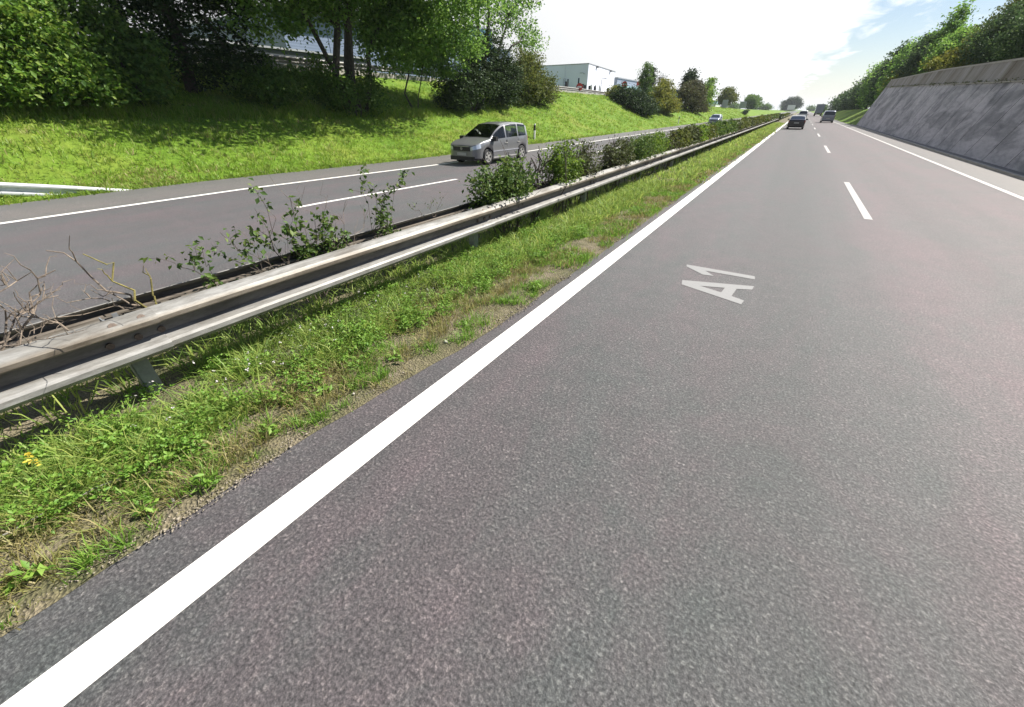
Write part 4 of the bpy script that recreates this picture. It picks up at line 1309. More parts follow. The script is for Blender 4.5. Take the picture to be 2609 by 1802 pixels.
sh = thing('grey_shed', 'blue grey building with a pale canopy right of the white hall', 'building', (-38, 104, 0))
for i in range(4):
    MB().box((-8, i * 3.6 + .01, 2.0), (0, i * 3.6 + 3.59, 8.1)).build('wall_panel', M['clad_grey'], sh)
MB().box((-8.2, -.1, 8.1), (.15, 14.5, 8.3)).build('roof', M['trim'], sh)
MB().box((0, -.4, 6.0), (1.6, 14.6, 6.75)).build('canopy', M['cyan'], sh)
MB().box((0, .6, 2.2), (.06, 13.6, 5.8)).build('window', M['glass_dark'], sh)

ks = thing('filling_station', 'small building with a white fascia under a red sign band behind the yellowish bush', 'building', (-38, 126, 0))
MB().box((-5, 0, 2), (0, 7, 6.6)).build('wall', M['clad_grey'], ks)
MB().box((-5.2, -.3, 6.6), (.5, 7.3, 7.6)).build('fascia', M['sign_white'], ks)
MB().box((-3, .8, 7.6), (.3, 5.6, 8.5)).build('sign_band', M['sign_red'], ks)
gs = thing('grey_building', 'dark blue grey building glimpsed left of the brownish tree', 'building', (-38, 150, 0))
MB().box((-6, 0, 2), (0, 16, 7.6)).build('wall', M['clad_grey'], gs)
MB().box((-6.2, -.2, 7.6), (.2, 16.2, 7.8)).build('roof', M['trim'], gs)
cy_ = thing('pale_kiosk', 'small pale cyan building on the crest between the light tree and the rounded olive tree', 'building', (-40, 262, 0))
MB().box((-5, 0, 1.5), (0, 16, 4.6)).build('wall', M['sign_white'], cy_)
MB().box((-5.3, -.3, 4.6), (.3, 16.3, 6.0)).build('roof', M['cyan'], cy_)

# ------------------------------------------------------------------ signs and posts


def no_entry(label, x, y, top, rotz):
    z0 = tz(x, y)
    s_ = thing('no_entry_sign', label, 'road sign', (x, y, z0), rotz)
    h = top - z0
    MB().tube([(0, .04, -.2), (0, .04, h + .3)], .035, 8).build('post', M['steel_post'], s_)
    MB().disc((0, 0, h), 1, .44, .03, 28).build('disc', M['sign_red'], s_)
    MB().box((-.31, -.022, h - .085), (.31, -.010, h + .085)).build('bar', M['sign_white'], s_)
    MB().disc((0, .021, h), 1, .43, .008, 28).build('sign_back', M['sign_back'], s_)


no_entry('red no entry disc with white bar in front of the white hall', -26.9, 59.1, 4.66, R(14))
no_entry('red no entry disc with white bar above the dark bush, right of the hall', -27.1, 77.9, 5.70, R(14))
lp = thing('street_lamp', 'slim grey street lamp standing before the sunlit side of the white hall', 'street lamp', (-32, 79.6, tz(-32, 79.6)))
MB().tube([(0, 0, 0), (0, 0, 2.95), (.1, 0, 3.08), (.55, 0, 3.12)], [.05, .04, .035, .03], 6).build('pole', M['trim'], lp)
MB().box((.45, -.07, 3.07), (.9, .07, 3.15)).build('lamp_head', M['trim'], lp)
FL = [(-33.6, 78.6), (-33.4, 80.0), (-33.2, 81.6), (-34.0, 88.6), (-34.2, 91.0)]
for i, (x, y) in enumerate(FL):
    z0 = tz(x, y)
    fl = thing('feather_flag', ('first', 'second', 'third', 'fourth', 'fifth')[i] + ' white feather flag from the corner of the white hall', 'flag', (x, y, z0), 0, 'white feather flags before the hall')
    MB().tube([(0, 0, 0), (0, 0, 2.1), (.12, 0, 2.3)], .02, 5).build('pole', M['trim'], fl)
    mb = MB()
    mb.prism([(0.02, .5), (.34, .6), (.36, 1.6), (.25, 2.1), (.12, 2.28), (.03, 2.05)], 1, -.006, .006)
    mb.build('sail', M['flag'], fl)
BL = [(-27.6, 50.8), (-27.6, 56.4), (-27.6, 61.8), (-28.2, 64.0), (-28.2, 65.6), (-27.9, 67.0), (-27.5, 71.5)]
bl0 = None
for i, (x, y) in enumerate(BL):
    lab = ('first', 'second', 'third', 'fourth', 'fifth', 'sixth', 'seventh')[i] + ' short dark marker post from the left along the slip road rail'
    if bl0 is None:
        bl0 = thing('marker_post', lab, 'post', (x, y, tz(x, y)), 0, 'dark marker posts by the slip road')
        MB().box((-.09, -.09, -.2), (.09, .09, .55)).build('foot', M['concrete'], bl0)
        MB().box((-.13, -.13, .55), (.13, .13, 1.25)).build('head', M['black'], bl0)
    else:
        copy_tree(bl0, None, lab, (x, y, tz(x, y)))


def delineator(label, x, y):
    d_ = thing('delineator', label, 'marker post', (x, y, tz(x, y)), R(180))
    mb = MB()
    mb.prism([(-.06, -.2), (.06, -.2), (.06, .58), (-.06, .58)], 1, -.045, .045)
    mb.build('body', M['sign_white'], d_)
    mb = MB()
    mb.prism([(-.062, .58), (.062, .58), (.062, .88), (-.062, .93)], 1, -.047, .047)
    mb.build('black_band', M['black'], d_)
    MB().box((-.025, -.055, .66), (.025, -.046, .80)).build('reflector', M['sign_white'], d_)
    mb = MB()
    mb.prism([(-.06, .93), (.06, .88), (.06, .97), (-.06, 1.03)], 1, -.045, .045)
    mb.build('tip', M['sign_white'], d_)


delineator('white delineator with a black band on the verge just behind the minivan', -16.6, 29.0)
delineator('white delineator with a black band on the verge below the yellowish bush', -16.6, 76.0)


def board(name, label, x, y, zc, w, h, rotz, mat='sign_back', posts=2):
    z0 = tz(x, y)
    s_ = thing(name, label, 'road sign', (x, y, z0), rotz)
    MB().box((-w / 2, -.02, zc - z0 - h / 2), (w / 2, .02, zc - z0 + h / 2)).build('board', M[mat], s_)
    for k in range(posts):
        xx = 0 if posts == 1 else (-w * .32 if k == 0 else w * .32)
        MB().tube([(xx, .07, -.2), (xx, .07, zc - z0 + h * .45)], .05, 6).build('post', M['steel_post'], s_)


board('sign_board', 'pale back of a large road sign before the mid green tree on the crest', -20.2, 196, 3.6, 2.2, 2.2, R(0))
board('sign_board', 'dark grey back of a road sign before the rounded olive tree', -22.6, 166, 3.7, 1.7, 2.2, R(0), 'trim')
board('sign_board', 'small white road sign by the median at the far end of the road', -9.0, 430, 3.6, 5.2, 3.2, R(0), 'sign_white')
tree('verge_shrub', 'small dark round shrub alone on the far grass slope', 'shrub', -17.4, 182, [(0, 0, .8, .9, 1.6, .8)], 600, .35, 'leaf_dark', [(0, 0, .7, .05)], seed=95, clump=.35)

# ------------------------------------------------------------------ hedge along the median
NH = [  # y centre, half length, top, material, leaves, label
    (5.60, .72, 1.34, 'hedge', 3900, 'mixed green hedge bush nearest to us on the barrier, its left end thin'),
    (6.05, .40, 1.10, 'hedge_bright', 900, 'low bright foliage at the right side of the nearest hedge bush'),
    (7.75, .50, 1.42, 'hedge_bright', 3400, 'bright yellow green hedge bush, second upright block along the barrier'),
    (8.75, .62, 1.36, 'hedge_brown', 2300, 'thinning brownish hedge bush touching the bright yellow green one'),
    (11.0, .85, 1.35, 'hedge_brown', 3200, 'brownish half dead hedge bush after the gap of bare twigs'),
    (12.9, .95, 1.36, 'hedge', 5600, 'dark green hedge bush right of the brownish half dead one'),
    (14.6, .80, 1.38, 'hedge_bright', 4600, 'yellow green hedge bush in the middle of the hedge row'),
    (16.4, .7, 1.15, 'hedge_brown', 900, 'sparse twiggy hedge bush after the middle yellow green one'),
]


def hedge_bush(name, label, y, hl, top, mat, cnt, size, seed, group=None, stems=7):
    rng = np.random.default_rng(seed)
    root = thing(name, label, 'hedge', (RX, y, 0.03), 0, group)
    mb = MB()
    for k in range(stems):
        yy = rng.uniform(-hl, hl) * .8
        xx = rng.uniform(-.16, .16)
        b_ = (xx * .5, yy * .7, -.05)
        e = (xx + rng.uniform(-.15, .15), yy * 1.15, top * rng.uniform(.8, 1.05))
        pts = limb(mb, b_, e, .016, .005, rng, .3, 5, 5)
        for _ in range(3):
            q = pts[2 + _ % 2]
            limb(mb, q, (q.x + rng.uniform(-.3, .3), q.y + rng.uniform(-.3, .3), q.z + rng.uniform(.15, .5)), .006, .002, rng, .3, 4, 3)
    mb.build('stems', M['twig'], root)
    lob = [(0, 0, top * .58, .34, hl * 1.05, top * .42), (.02, hl * .45, top * .72, .32, hl * .6, top * .28), (0, -hl * .45, top * .70, .32, hl * .6, top * .28)]
    P = crown_points(lob, cnt, rng, .075, 12, .5)
    P = P[(P[:, 2] > .05) & (P[:, 2] < top * 1.08)]
    P[:, 0] = np.clip(P[:, 0], -.5, .5)
    low_ = (P[:, 2] < .74)
    P[low_, 0] = np.clip(P[low_, 0], -.15, .15)
    Vv, T = leaf_tris(P, size * (.7 + .6 * rng.random(len(P))), rng, .5, .6)
    link('foliage', tri_mesh('foliage', Vv, T), root, M[mat])
    return root


for i, (y, hl, top, mt, cnt, lab) in enumerate(NH):
    hedge_bush('hedge_bush', lab, y, hl, top, mt, cnt, .062, 200 + i, 'hedge bushes along the median')
yy = 17.9
k = 0
hr = random.Random(5)
while yy < 96:
    hl = .95 + .010 * yy
    far = yy > 34
    mt = hr.choice(['hedge', 'hedge', 'hedge_brown', 'hedge', 'leaf_olive', 'hedge_bright'] if not far else ['leaf_olive', 'leaf_olive', 'hedge', 'hedge_brown'])
    hedge_bush('hedge_bush', 'clipped green hedge bush in the long far run of the median hedge', yy, hl, 1.38 + hr.uniform(-.08, .05), mt, int(max(900, 5200 - 55 * yy)), .06 + .0022 * yy, 300 + k, 'far run of the median hedge', 4)
    yy += hl * 1.75
    k += 1
tree('median_bush', 'dark clump where the hedge ends near the far white barrier end', 'shrub', RX, 99, [(0, 0, .9, .6, 1.4, .8)], 700, .28, 'leaf_dark', [(0, 0, .8, .04)], seed=96, clump=.25, z=0)
hedge_bush('hedge_bush', 'low straggling hedge in the median beyond the dark clump', 112, 9, 1.1, 'leaf_olive', 1800, .3, 400, 'far run of the median hedge', 4)
hedge_bush('hedge_bush', 'low straggling hedge in the median close to the far sign', 150, 26, 1.1, 'leaf_olive', 2600, .45, 401, 'far run of the median hedge', 4)


def twig_plant(name, label, x, y, stems, mat='twig', leaves=None, seed=0, lsize=.05, cat='shrub', sub=3, z=0.03, lmat='hedge'):
    """stems: (dx,dy,dz, ex,ey,ez, radius); leaves per stem"""
    rng = np.random.default_rng(seed)
    root = thing(name, label, cat, (x, y, z))
    mb = MB()
    LP, LD = [], []
    for st in stems:
        a, b_, r = st[:3], st[3:6], st[6]
        pts = limb(mb, a, b_, r, r * .35, rng, .22, 6, 7)
        tips = [pts]
        for _ in range(sub):
            q = pts[rng.integers(2, 6)]
            L_ = (Vector(b_) - Vector(a)).length * rng.uniform(.18, .42)
            d = Vector(rng.normal(size=3))
            d.z = abs(d.z) * .7 + .1
            d = (d.normalized() + (Vector(b_) - Vector(a)).normalized() * .7).normalized()
            tips.append(limb(mb, q, q + d * L_, r * .5, r * .18, rng, .3, 5, 5))
        if leaves:
            for tp_ in tips:
                for _ in range(leaves):
                    s = rng.uniform(.25, 1)
                    i0 = min(len(tp_) - 2, int(s * (len(tp_) - 1)))
                    LP.append(tp_[i0].lerp(tp_[i0 + 1], rng.random()) + Vector(rng.normal(size=3) * lsize * .5))
    mb.build('stems', M[mat], root)
    if leaves:
        Vv, T = leaf_tris(np.array([tuple(p) for p in LP]), lsize * (.7 + .6 * rng.random(len(LP))), rng, .3, .62)
        link('foliage', tri_mesh('foliage', Vv, T), root, M[lmat])
    return root


# bare and half bare shrubs between the rails
twig_plant('bare_shrub', 'dead bare shrub with thick cut stems between the first and second hedge bush', RX, 6.75,
           [(0, 0, 0, .02, -.28, 1.22, .024), (0, .02, .1, .0, .02, 1.28, .03), (0, .03, .2, .03, .30, 1.30, .018), (0, 0, .1, -.05, .45, 1.25, .012), (.05, -.1, .55, .10, -.42, 1.28, .026), (.02, .1, .3, 0, .62, 1.05, .01), (0, -.15, 0, 0, -.5, 1.1, .016)], 'bark', None, 501, sub=4)
twig_plant('bare_shrub', 'thin bare twigs in the gap of the hedge before the brownish half dead bush', RX, 9.75,
           [(0, 0, 0, 0, .5, 1.2, .012), (0, .1, 0, .05, -.4, 1.1, .010), (0, .2, 0, 0, .9, 1.25, .010), (0, -.1, 0, 0, .1, 1.15, .009)], 'twig', 2, 502, sub=4)
twig_plant('bare_shrub', 'leafless grey twigs in the hedge gap past the middle yellow green bush', RX, 17.0,
           [(0, 0, 0, 0, .6, 1.3, .014), (0, .1, 0, .05, -.4, 1.2, .012), (0, .2, 0, 0, .2, 1.3, .012)], 'twig', None, 503, sub=5)
twig_plant('sapling', 'leafy sapling with arching thin shoots behind the rail, tallest of the near ones', -3.92, 2.12,
           [(0, -.1, .2, .0, -.34, 1.02, .007), (0, 0, .2, .0, -.18, 1.24, .006), (0, .05, .2, .02, .02, 1.28, .005), (0, .1, .2, 0, .22, 1.02, .007), (0, .1, .2, .02, .40, .98, .006), (0, .0, .3, .06, .02, .88, .006), (0, .15, .3, 0, .34, .86, .006)], 'twig', 14, 504, .058, sub=4)
twig_plant('sapling', 'leafy low growth at the foot of the tallest near sapling', -3.85, 2.3,
           [(0, 0, .2, 0, -.1, .86, .005), (0, .05, .2, .02, .14, .9, .005), (0, -.1, .2, 0, -.25, .80, .005), (0, .1, .2, 0, .30, .84, .005)], 'twig', 12, 515, .055, sub=4)
twig_plant('sapling', 'small leafy sapling behind the rail, leftmost of the three near saplings', -3.92, 1.52,
           [(0, 0, .2, .0, -.32, .92, .006), (0, .05, .2, .0, -.06, 1.08, .005), (0, .1, .2, 0, .12, .90, .006), (.05, 0, .2, .05, -.28, .76, .006)], 'twig', 12, 505, .052, sub=4)
twig_plant('sapling', 'dense upright leafy sapling, rightmost of the three near saplings', -3.9, 3.22,
           [(0, 0, .2, .0, -.02, 1.06, .007), (0, .03, .2, .02, .08, 1.10, .006), (0, -.05, .2, 0, -.10, .98, .006), (0, 0, .2, 0, -.40, 1.24, .004), (0, 0, .2, 0, -.16, 1.30, .004), (0, 0, .2, 0, .22, 1.20, .004)], 'twig', 18, 506, .052, sub=3, lmat='hedge')
twig_plant('vine_shoots', 'thin reddish shoots trailing over the rear rail beside the dense sapling', -3.95, 4.1,
           [(0, -.2, .7, .05, -.5, .95, .003), (0, 0, .7, .05, .3, .98, .003), (0, 0, .7, .1, -.1, 1.0, .003)], 'dead_wood', 2, 507, .03, sub=4)
twig_plant('dead_branch', 'pale forked dead branch sticking up behind the near rail with a lichen yellow prong', -3.9, .82,
           [(.0, -.05, .62, -.05, -.22, 1.12, .010), (0, 0, .66, -.02, .05, .96, .008)], 'yellow_wood', None, 508, .05, sub=1)
twig_plant('dead_branch', 'long straight dead twig leaning left above the near rail', -3.95, .62,
           [(.05, .1, .68, -.12, -.16, 1.16, .009), (.05, .12, .68, -.05, -.08, .86, .007), (0, .1, .66, -.15, -.25, .84, .006)], 'dead_wood', None, 509, .05, sub=2)
twig_plant('brushwood', 'tangle of bare dead branches over the near rail at the left edge', -3.75, .05,
           [(.0, .3, .66, -.05, .08, .92, 0.0086), (.0, .0, .70, .0, .36, 1.10, 0.0086), (0, -.1, .75, .02, .30, .95, 0.0072), (0, -.1, .7, -.05, .28, 1.02, 0.0065), (-.05, -.05, .7, 0, .14, 1.14, 0.0065), (.05, -.1, .72, .34, .28, .80, 0.0050), (.08, -.1, .72, .30, .55, .83, 0.0043), (.0, -.2, .8, .1, .25, 1.14, 0.0058)], 'dead_wood', None, 510, .05, sub=6)
twig_plant('bare_shoots', 'thin bare reddish shoots standing among the three near saplings', -3.92, 2.25,
           [(0, -.2, .3, 0, -.42, 1.2, .004), (0, 0, .3, .05, .05, 1.34, .004), (0, .1, .3, 0, .30, 1.22, .004), (0, .2, .3, 0, .52, 1.12, .004), (0, -.4, .3, 0, -.62, 1.05, .004), (0, .3, .3, .02, .75, 1.0, .004)], 'dead_wood', None, 516, .03, sub=5)


# ------------------------------------------------------------------ grass, weeds and gravel


def blades(P, h, w, lean, rng, ld=None):
    """curved grass blades, three triangles each"""
    n = len(P)
    phi = rng.random(n) * 2 * math.pi
    side = np.stack([np.cos(phi), np.sin(phi), np.zeros(n)], 1) * (w * np.ones(n) / 2)[:, None]
    if ld is None:
        a = rng.random(n) * 2 * math.pi
        ld = np.stack([np.cos(a), np.sin(a)], 1)
    lv = np.concatenate([ld, np.zeros((n, 1))], 1) * (lean * h)[:, None]
    up = np.zeros((n, 3))
    up[:, 2] = h
    V = np.empty((n, 5, 3))
    V[:, 0] = P - side
    V[:, 1] = P + side
    V[:, 2] = P + up * .6 + lv * .35 + side * .8
    V[:, 3] = P + up * .6 + lv * .35 - side * .8
    V[:, 4] = P + up * (1 - .25 * np.minimum(lean, 1.2))[:, None] + lv
    b_ = np.arange(n)[:, None] * 5
    T = np.concatenate([b_ + np.array([[0, 1, 2]]), b_ + np.array([[0, 2, 3]]), b_ + np.array([[3, 2, 4]])], 0)
    return V.reshape(-1, 3), T


def stuff(name, label, cat, V, T, mat):
    return tag(link(name, tri_mesh(name, V, T), None, M[mat]), label, cat, kind='stuff')


def vedge(y): return np.array([verge_edge(float(q)) for q in y])


def tufts(n, per, xr, yr, h, w, rng, spread=.06, lean=(.3, 1.0), ypow=1.0, zf=None, keep=None):
    """tufts of blades spreading from common feet"""
    y = yr[0] + (yr[1] - yr[0]) * rng.random(n) ** ypow
    if callable(xr):
        x = xr(y, rng.random(n))
    else:
        x = xr[0] + (xr[1] - xr[0]) * rng.random(n)
    if keep is not None:
        k = keep(x, y)
        x, y = x[k], y[k]
        n = len(x)
    hh = h[0] + (h[1] - h[0]) * rng.random(n) ** 1.4
    i = np.repeat(np.arange(n), per)
    m_ = len(i)
    a = rng.random(m_) * 2 * math.pi
    r_ = np.abs(rng.normal(size=m_)) * spread * (.6 + .8 * rng.random(n))[i]
    P = np.stack([x[i] + r_ * np.cos(a), y[i] + r_ * np.sin(a), np.zeros(m_)], 1)
    P[:, 2] = .02 if zf is None else zf(P[:, 0], P[:, 1])
    ld = np.stack([np.cos(a), np.sin(a)], 1) + rng.normal(size=(m_, 2)) * .5
    H_ = hh[i] * (.55 + .6 * rng.random(m_))
    L_ = lean[0] + (lean[1] - lean[0]) * rng.random(m_)
    return blades(P, H_, w * (.6 + .8 * rng.random(m_)), L_, rng, ld)


def cat_tri(parts):
    Vs, Ts, o = [], [], 0
    for V_, T_ in parts:
        Vs.append(V_)
        Ts.append(T_ + o)
        o += len(V_)
    return np.concatenate(Vs), np.concatenate(Ts)


rg = np.random.default_rng(77)
wave2 = lambda x, y, s, k: np.sin(x * s + 1.7 * k) * np.sin(y * s * .8 + k) + .5 * np.sin(x * s * 2.3 - y * s * 1.9 + k * 3)
lush = [
    tufts(950, 26, (-3.95, -2.92), (-1.4, 5), (.12, .30), .0085, rg, .07, keep=lambda x, y: (wave2(x, y, 4.0, 1) > -.75 + .9 * np.clip((x + 3.2) * 2, 0, 1)) & ~((x < -3.25) & (y > .28) & (y < .85)) & ~((x < -3.62) & (y < .2))),
    tufts(460, 26, (-3.45, -2.90), (-1.4, 4), (.10, .22), .008, rg, .06, keep=lambda x, y: wave2(x, y, 4.0, 1) > -.2),
    tufts(760, 20, (-3.85, -2.85), (4.6, 13), (.12, .30), .013, rg, .08),
    tufts(550, 16, lambda y, u: -3.7 + (vedge(y) - .35 + 3.7) * u, (13, 30), (.12, .28), .022, rg, .12),
    tufts(600, 12, lambda y, u: -3.7 + (vedge(y) - .3 + 3.7) * u, (30, 90), (.15, .30), .05, rg, .3),
    tufts(600, 16, (-5.25, -3.9), (-1.4, 12), (.12, .34), .012, rg, .08),
    tufts(300, 12, (-5.25, -3.9), (12, 60), (.12, .3), .035, rg, .2),
]
stuff('grass', 'lush green grass growing under and beside the crash barrier', 'grass', *cat_tri(lush), 'grass_lush')
dry = [
    tufts(850, 22, (-3.10, -2.50), (-1.4, 5.5), (.05, .17), .0055, rg, .06, keep=lambda x, y: wave2(x, y, 5.0, 2) > -.55),
    tufts(260, 16, lambda y, u: -2.62 + (vedge(y) + 2.62) * u, (-1.4, 6), (.03, .09), .005, rg, .05, keep=lambda x, y: wave2(x, y, 6.0, 3) > .35),
    tufts(1100, 14, lambda y, u: -3.25 + (vedge(y) - .06 + 3.25) * u, (5, 14), (.05, .15), .011, rg, .07, keep=lambda x, y: wave2(x, y, 3.0, 2) > -.4),
    tufts(900, 10, lambda y, u: -3.3 + (vedge(y) + 3.3) * u, (14, 60), (.06, .16), .03, rg, .15),
]
stuff('grass', 'dry yellowish grass between the lush grass and the gravel edge', 'grass', *cat_tri(dry), 'grass_dry')
mixd = [
    tufts(560, 24, lambda y, u: -2.9 + (vedge(y) + 2.87) * u, (-1.2, 5), (.05, .14), .006, rg, .045, keep=lambda x, y: wave2(x, y, 5.5, 6) > .05),
    tufts(900, 16, lambda y, u: -3.0 + (vedge(y) + 3.0) * u, (5, 14), (.06, .16), .010, rg, .06, keep=lambda x, y: wave2(x, y, 3.5, 6) > -.3),
    tufts(420, 10, lambda y, u: -2.7 + (vedge(y) + 2.7) * u, (14, 60), (.07, .16), .03, rg, .15),
]
stuff('grass', 'short green grass tufts scattered over the gravel edge', 'grass', *cat_tri(mixd), 'weed')

# low leafy weeds
parts = []
for k in range(330):
    y = -1.2 + 8.2 * rg.random() ** 1.1
    x = rg.uniform(-3.75, -2.70)
    if wave2(np.array([x]), np.array([y]), 4.0, 1)[0] < -.5: continue
    r_ = rg.uniform(.06, .16)
    P = crown_points([(x, y, .10, r_, r_ * 1.2, rg.uniform(.10, .20))], int(110 + 500 * r_), rg, .022, 6, .5)
    P = P[P[:, 2] > .02]
    parts.append(leaf_tris(P, .026 * (.6 + .8 * rg.random(len(P))), rg, .8, .6))
stuff('weeds', 'leafy low weeds among the lush grass beside the barrier', 'weeds', *cat_tri(parts), 'weed')
parts = []
for k in range(46):
    y = rg.uniform(1.2, 3.6)
    x = rg.uniform(-3.55, -3.1)
    P = crown_points([(x, y, .14, .12, .12, .16)], 70, rg, .03, 5, .6)
    parts.append(leaf_tris(P[P[:, 2] > .02], .022, rg, .4, .5))
stuff('weeds', 'dull brownish green weeds in the shade below the barrier', 'weeds', *cat_tri(parts), 'hedge_brown')
parts = []
for x, y in ((-3.0, 2.75), (-3.1, 2.5), (-3.05, 3.1), (-2.95, 2.3)):
    P = crown_points([(x, y, .10, .07, .07, .10)], 46, rg, .03, 5, .6)
    parts.append(leaf_tris(P[P[:, 2] > .02], .022, rg, .4, .5))
stuff('weeds', 'reddish leaved weeds in the grass below the barrier', 'weeds', *cat_tri(parts), 'red_leaf')
P = np.stack([rg.uniform(-3.6, -3.0, 60), rg.uniform(.2, 3.2, 60), rg.uniform(.12, .30, 60)], 1)
Pp = np.repeat(P, 4, 0) + rg.normal(size=(240, 3)) * .006
stuff('flowers', 'tiny white flowers scattered in the grass below the barrier', 'flowers', *leaf_tris(Pp, .016, rg, 1.0, .7), 'petal')
P = np.array([(-3.25, -.22, .25), (-3.28, -.20, .27), (-3.22, -.19, .24)])
Pp = np.repeat(P, 7, 0) + rg.normal(size=(21, 3)) * .009
stuff('flowers', 'small cluster of yellow flowers in the grass at the left edge', 'flowers', *leaf_tris(Pp, .024, rg, 1.0, .7), 'petal_yellow')

# gravel
nst = 7000
y = -1.4 + 14 * rg.random(nst) ** 1.5
x = vedge(y) - np.abs(rg.normal(size=nst)) * .20 + .03
x += .10 * wave2(np.zeros(nst), y, 2.2, 1) - .05
x = np.minimum(x, vedge(y) + .05 * rg.random(nst))
sz = rg.uniform(.002, .007, nst) ** 1.0 * (1 + .09 * np.maximum(y, 0)) * np.where(rg.random(nst) < .06, 1.9, 1)
oc = np.array([(1, 0, 0), (-1, 0, 0), (0, 1, 0), (0, -1, 0), (0, 0, .7), (0, 0, -.7)], float)
ot = np.array([(0, 2, 4), (2, 1, 4), (1, 3, 4), (3, 0, 4), (2, 0, 5), (1, 2, 5), (3, 1, 5), (0, 3, 5)])
j = rg.uniform(.6, 1.4, (nst, 6, 3))
V_ = oc[None] * j * sz[:, None, None] + np.stack([x, y, np.full(nst, .014)], 1)[:, None]
stuff('gravel', 'loose pale gravel along the edge of the asphalt', 'gravel', V_.reshape(-1, 3), (np.arange(nst)[:, None, None] * 6 + ot[None]).reshape(-1, 3), 'gravel')
for i, (x, y, s_, lab) in enumerate(((-2.36, 2.44, .032, 'pale rounded stone lying on the gravel edge halfway to the lettering'), (-2.50, .14, .022, 'small pale stone near the leafy weed on the gravel edge'), (-2.44, 1.39, .018, 'small whitish stone on the gravel beside the white line'))):
    V2 = oc * np.random.default_rng(i).uniform(.7, 1.2, (6, 3)) * s_
    o = tag(link('stone', tri_mesh('stone', V2, ot), None, M['stone'], (x, y, .03)), lab, 'stone')

# single weed plants on the gravel edge
WP = [(-2.44, .30, .10, 'broad leaved weed beside the dark clod on the gravel edge'), (-2.53, .04, .09, 'leafy weed on the gravel edge, second from the bottom left corner'), (-2.56, -.44, .11, 'leafy weed on the gravel edge closest to the bottom left corner'),
      (-2.28, 4.10, .12, 'round grey green tuft at the asphalt edge level with the lettering'), (-2.50, 1.92, .09, 'small dark weed on the gravel between the stones'), (-2.56, .78, .09, 'small rosette weed where the gravel patch widens'), (-2.42, 2.80, .08, 'little weed near the end of the wide gravel patch'), (-2.62, 1.25, .10, 'leafy weed between dry grass and gravel')]
for i, (x, y, r_, lab) in enumerate(WP):
    rr = np.random.default_rng(900 + i)
    root = thing('weed_plant', lab, 'plant', (x, y, .02))
    nl = 22
    a = rr.random(nl) * 2 * math.pi
    mb = MB()
    for k in range(5):
        mb.tube([(0, 0, -.02), (math.cos(a[k]) * r_ * .3, math.sin(a[k]) * r_ * .3, r_ * rr.uniform(.5, .9))], [.003, .0015], 4)
    mb.build('stem', M['weed'], root)
    P = np.stack([np.cos(a) * r_ * rr.uniform(.15, .8, nl), np.sin(a) * r_ * rr.uniform(.15, .8, nl), rr.uniform(.02, r_ * .9, nl)], 1)
    dirs = np.stack([np.cos(a), np.sin(a), np.full(nl, .35)], 1)
    Vv, T = leaf_tris(P, r_ * .62 * (.7 + .5 * rr.random(nl)), rr, .6, .42, .12, dirs)
    link('leaves', tri_mesh('leaves', Vv, T), root, M['weed'])
mb = MB()
mb.tube([(-2.98, -.62, .06), (-2.95, -.41, .075), (-2.93, -.30, .09), (-2.92, -.2, .08), (-2.90, -.08, .10), (-2.885, .02, .085), (-2.87, .12, .05)], .0045, 6)
tag(mb.build('cable', M['cable']), 'thin grey cable lying in the grass at the lower left', 'cable')

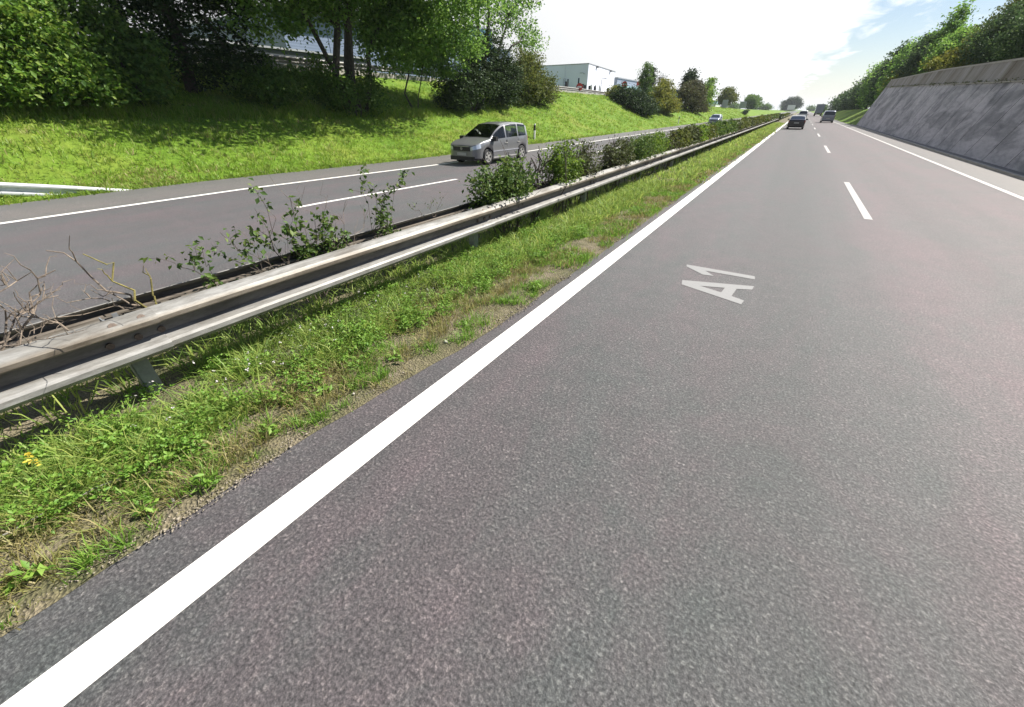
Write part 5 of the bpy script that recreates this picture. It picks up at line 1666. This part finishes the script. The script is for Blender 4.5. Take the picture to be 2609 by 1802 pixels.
# meadow grass on the far bank
zb_ = lambda x, y: np.array([tz(float(a), float(b)) for a, b in zip(x, y)]) - .02
bank = [
    tufts(5200, 11, lambda y, u: -15.93 - 9.0 * u ** 1.2, (-1, 30), (.10, .26), .022, rg, .14, (.3, 1.1), 1.15, zb_),
    tufts(2600, 8, lambda y, u: -15.95 - 10.5 * u, (28, 75), (.12, .30), .05, rg, .25, (.3, 1.1), 1.2, zb_),
    tufts(1500, 9, lambda y, u: -15.92 - .35 * u, (-1, 45), (.05, .12), .02, rg, .08, (.3, 1.1), 1.2, zb_),
    tufts(900, 8, lambda y, u: -16.0 - 10 * u, (75, 190), (.15, .35), .12, rg, .5, (.3, 1.1), 1.1, zb_),
]
stuff('grass', 'bright green meadow grass on the bank beyond the opposite carriageway', 'grass', *cat_tri(bank), 'grass_bank')
bd = [tufts(420, 9, lambda y, u: -15.95 - 5.5 * u, (-1, 40), (.12, .30), .016, rg, .10, (.3, 1.0), 1.2, zb_),
      tufts(160, 14, lambda y, u: -16.2 - 1.2 * u, (3.2, 5.6), (.06, .16), .014, rg, .12, (.4, 1.0), 1, zb_)]
stuff('grass', 'dry straw coloured stalks scattered in the meadow grass of the bank', 'grass', *cat_tri(bd), 'grass_dry')
tall = [tufts(700, 12, lambda y, u: -20.3 - .9 * u, (0, 24), (.2, .5), .02, rg, .12, (.3, .9), 1, zb_)]
stuff('grass', 'taller grass along the foot of the thicket', 'grass', *cat_tri(tall), 'grass_bank')
wl_ = []
for k in range(90):
    yy_ = rg.uniform(20, 88)
    P = crown_points([(7.7 + lx(wall_ledge(yy_)) - .0, yy_, wall_ledge(yy_) + .06, .08, .3, .10)], 14, rg, .06, 4)
    wl_.append(leaf_tris(P, .09, rg, .5, .5))
stuff('weeds', 'small weeds rooted along the ledge of the retaining wall', 'weeds', *cat_tri(wl_), 'leaf_olive')

# ------------------------------------------------------------------ haze: one closed box of thin air round everything
hz = MB().box((-2600, -700, -1.4), (2600, 4100, 26)).mesh('haze')
m = bpy.data.materials.new('thin_haze')
m.use_nodes = True
m.node_tree.nodes.clear()
pv = m.node_tree.nodes.new('ShaderNodeVolumePrincipled')
pv.inputs['Color'].default_value = (0.86, 0.93, 1.0, 1)
pv.inputs['Density'].default_value = 0.0002
mo = m.node_tree.nodes.new('ShaderNodeOutputMaterial')
m.node_tree.links.new(pv.outputs[0], mo.inputs['Volume'])
tag(link('haze', hz, None, m), kind='stuff')
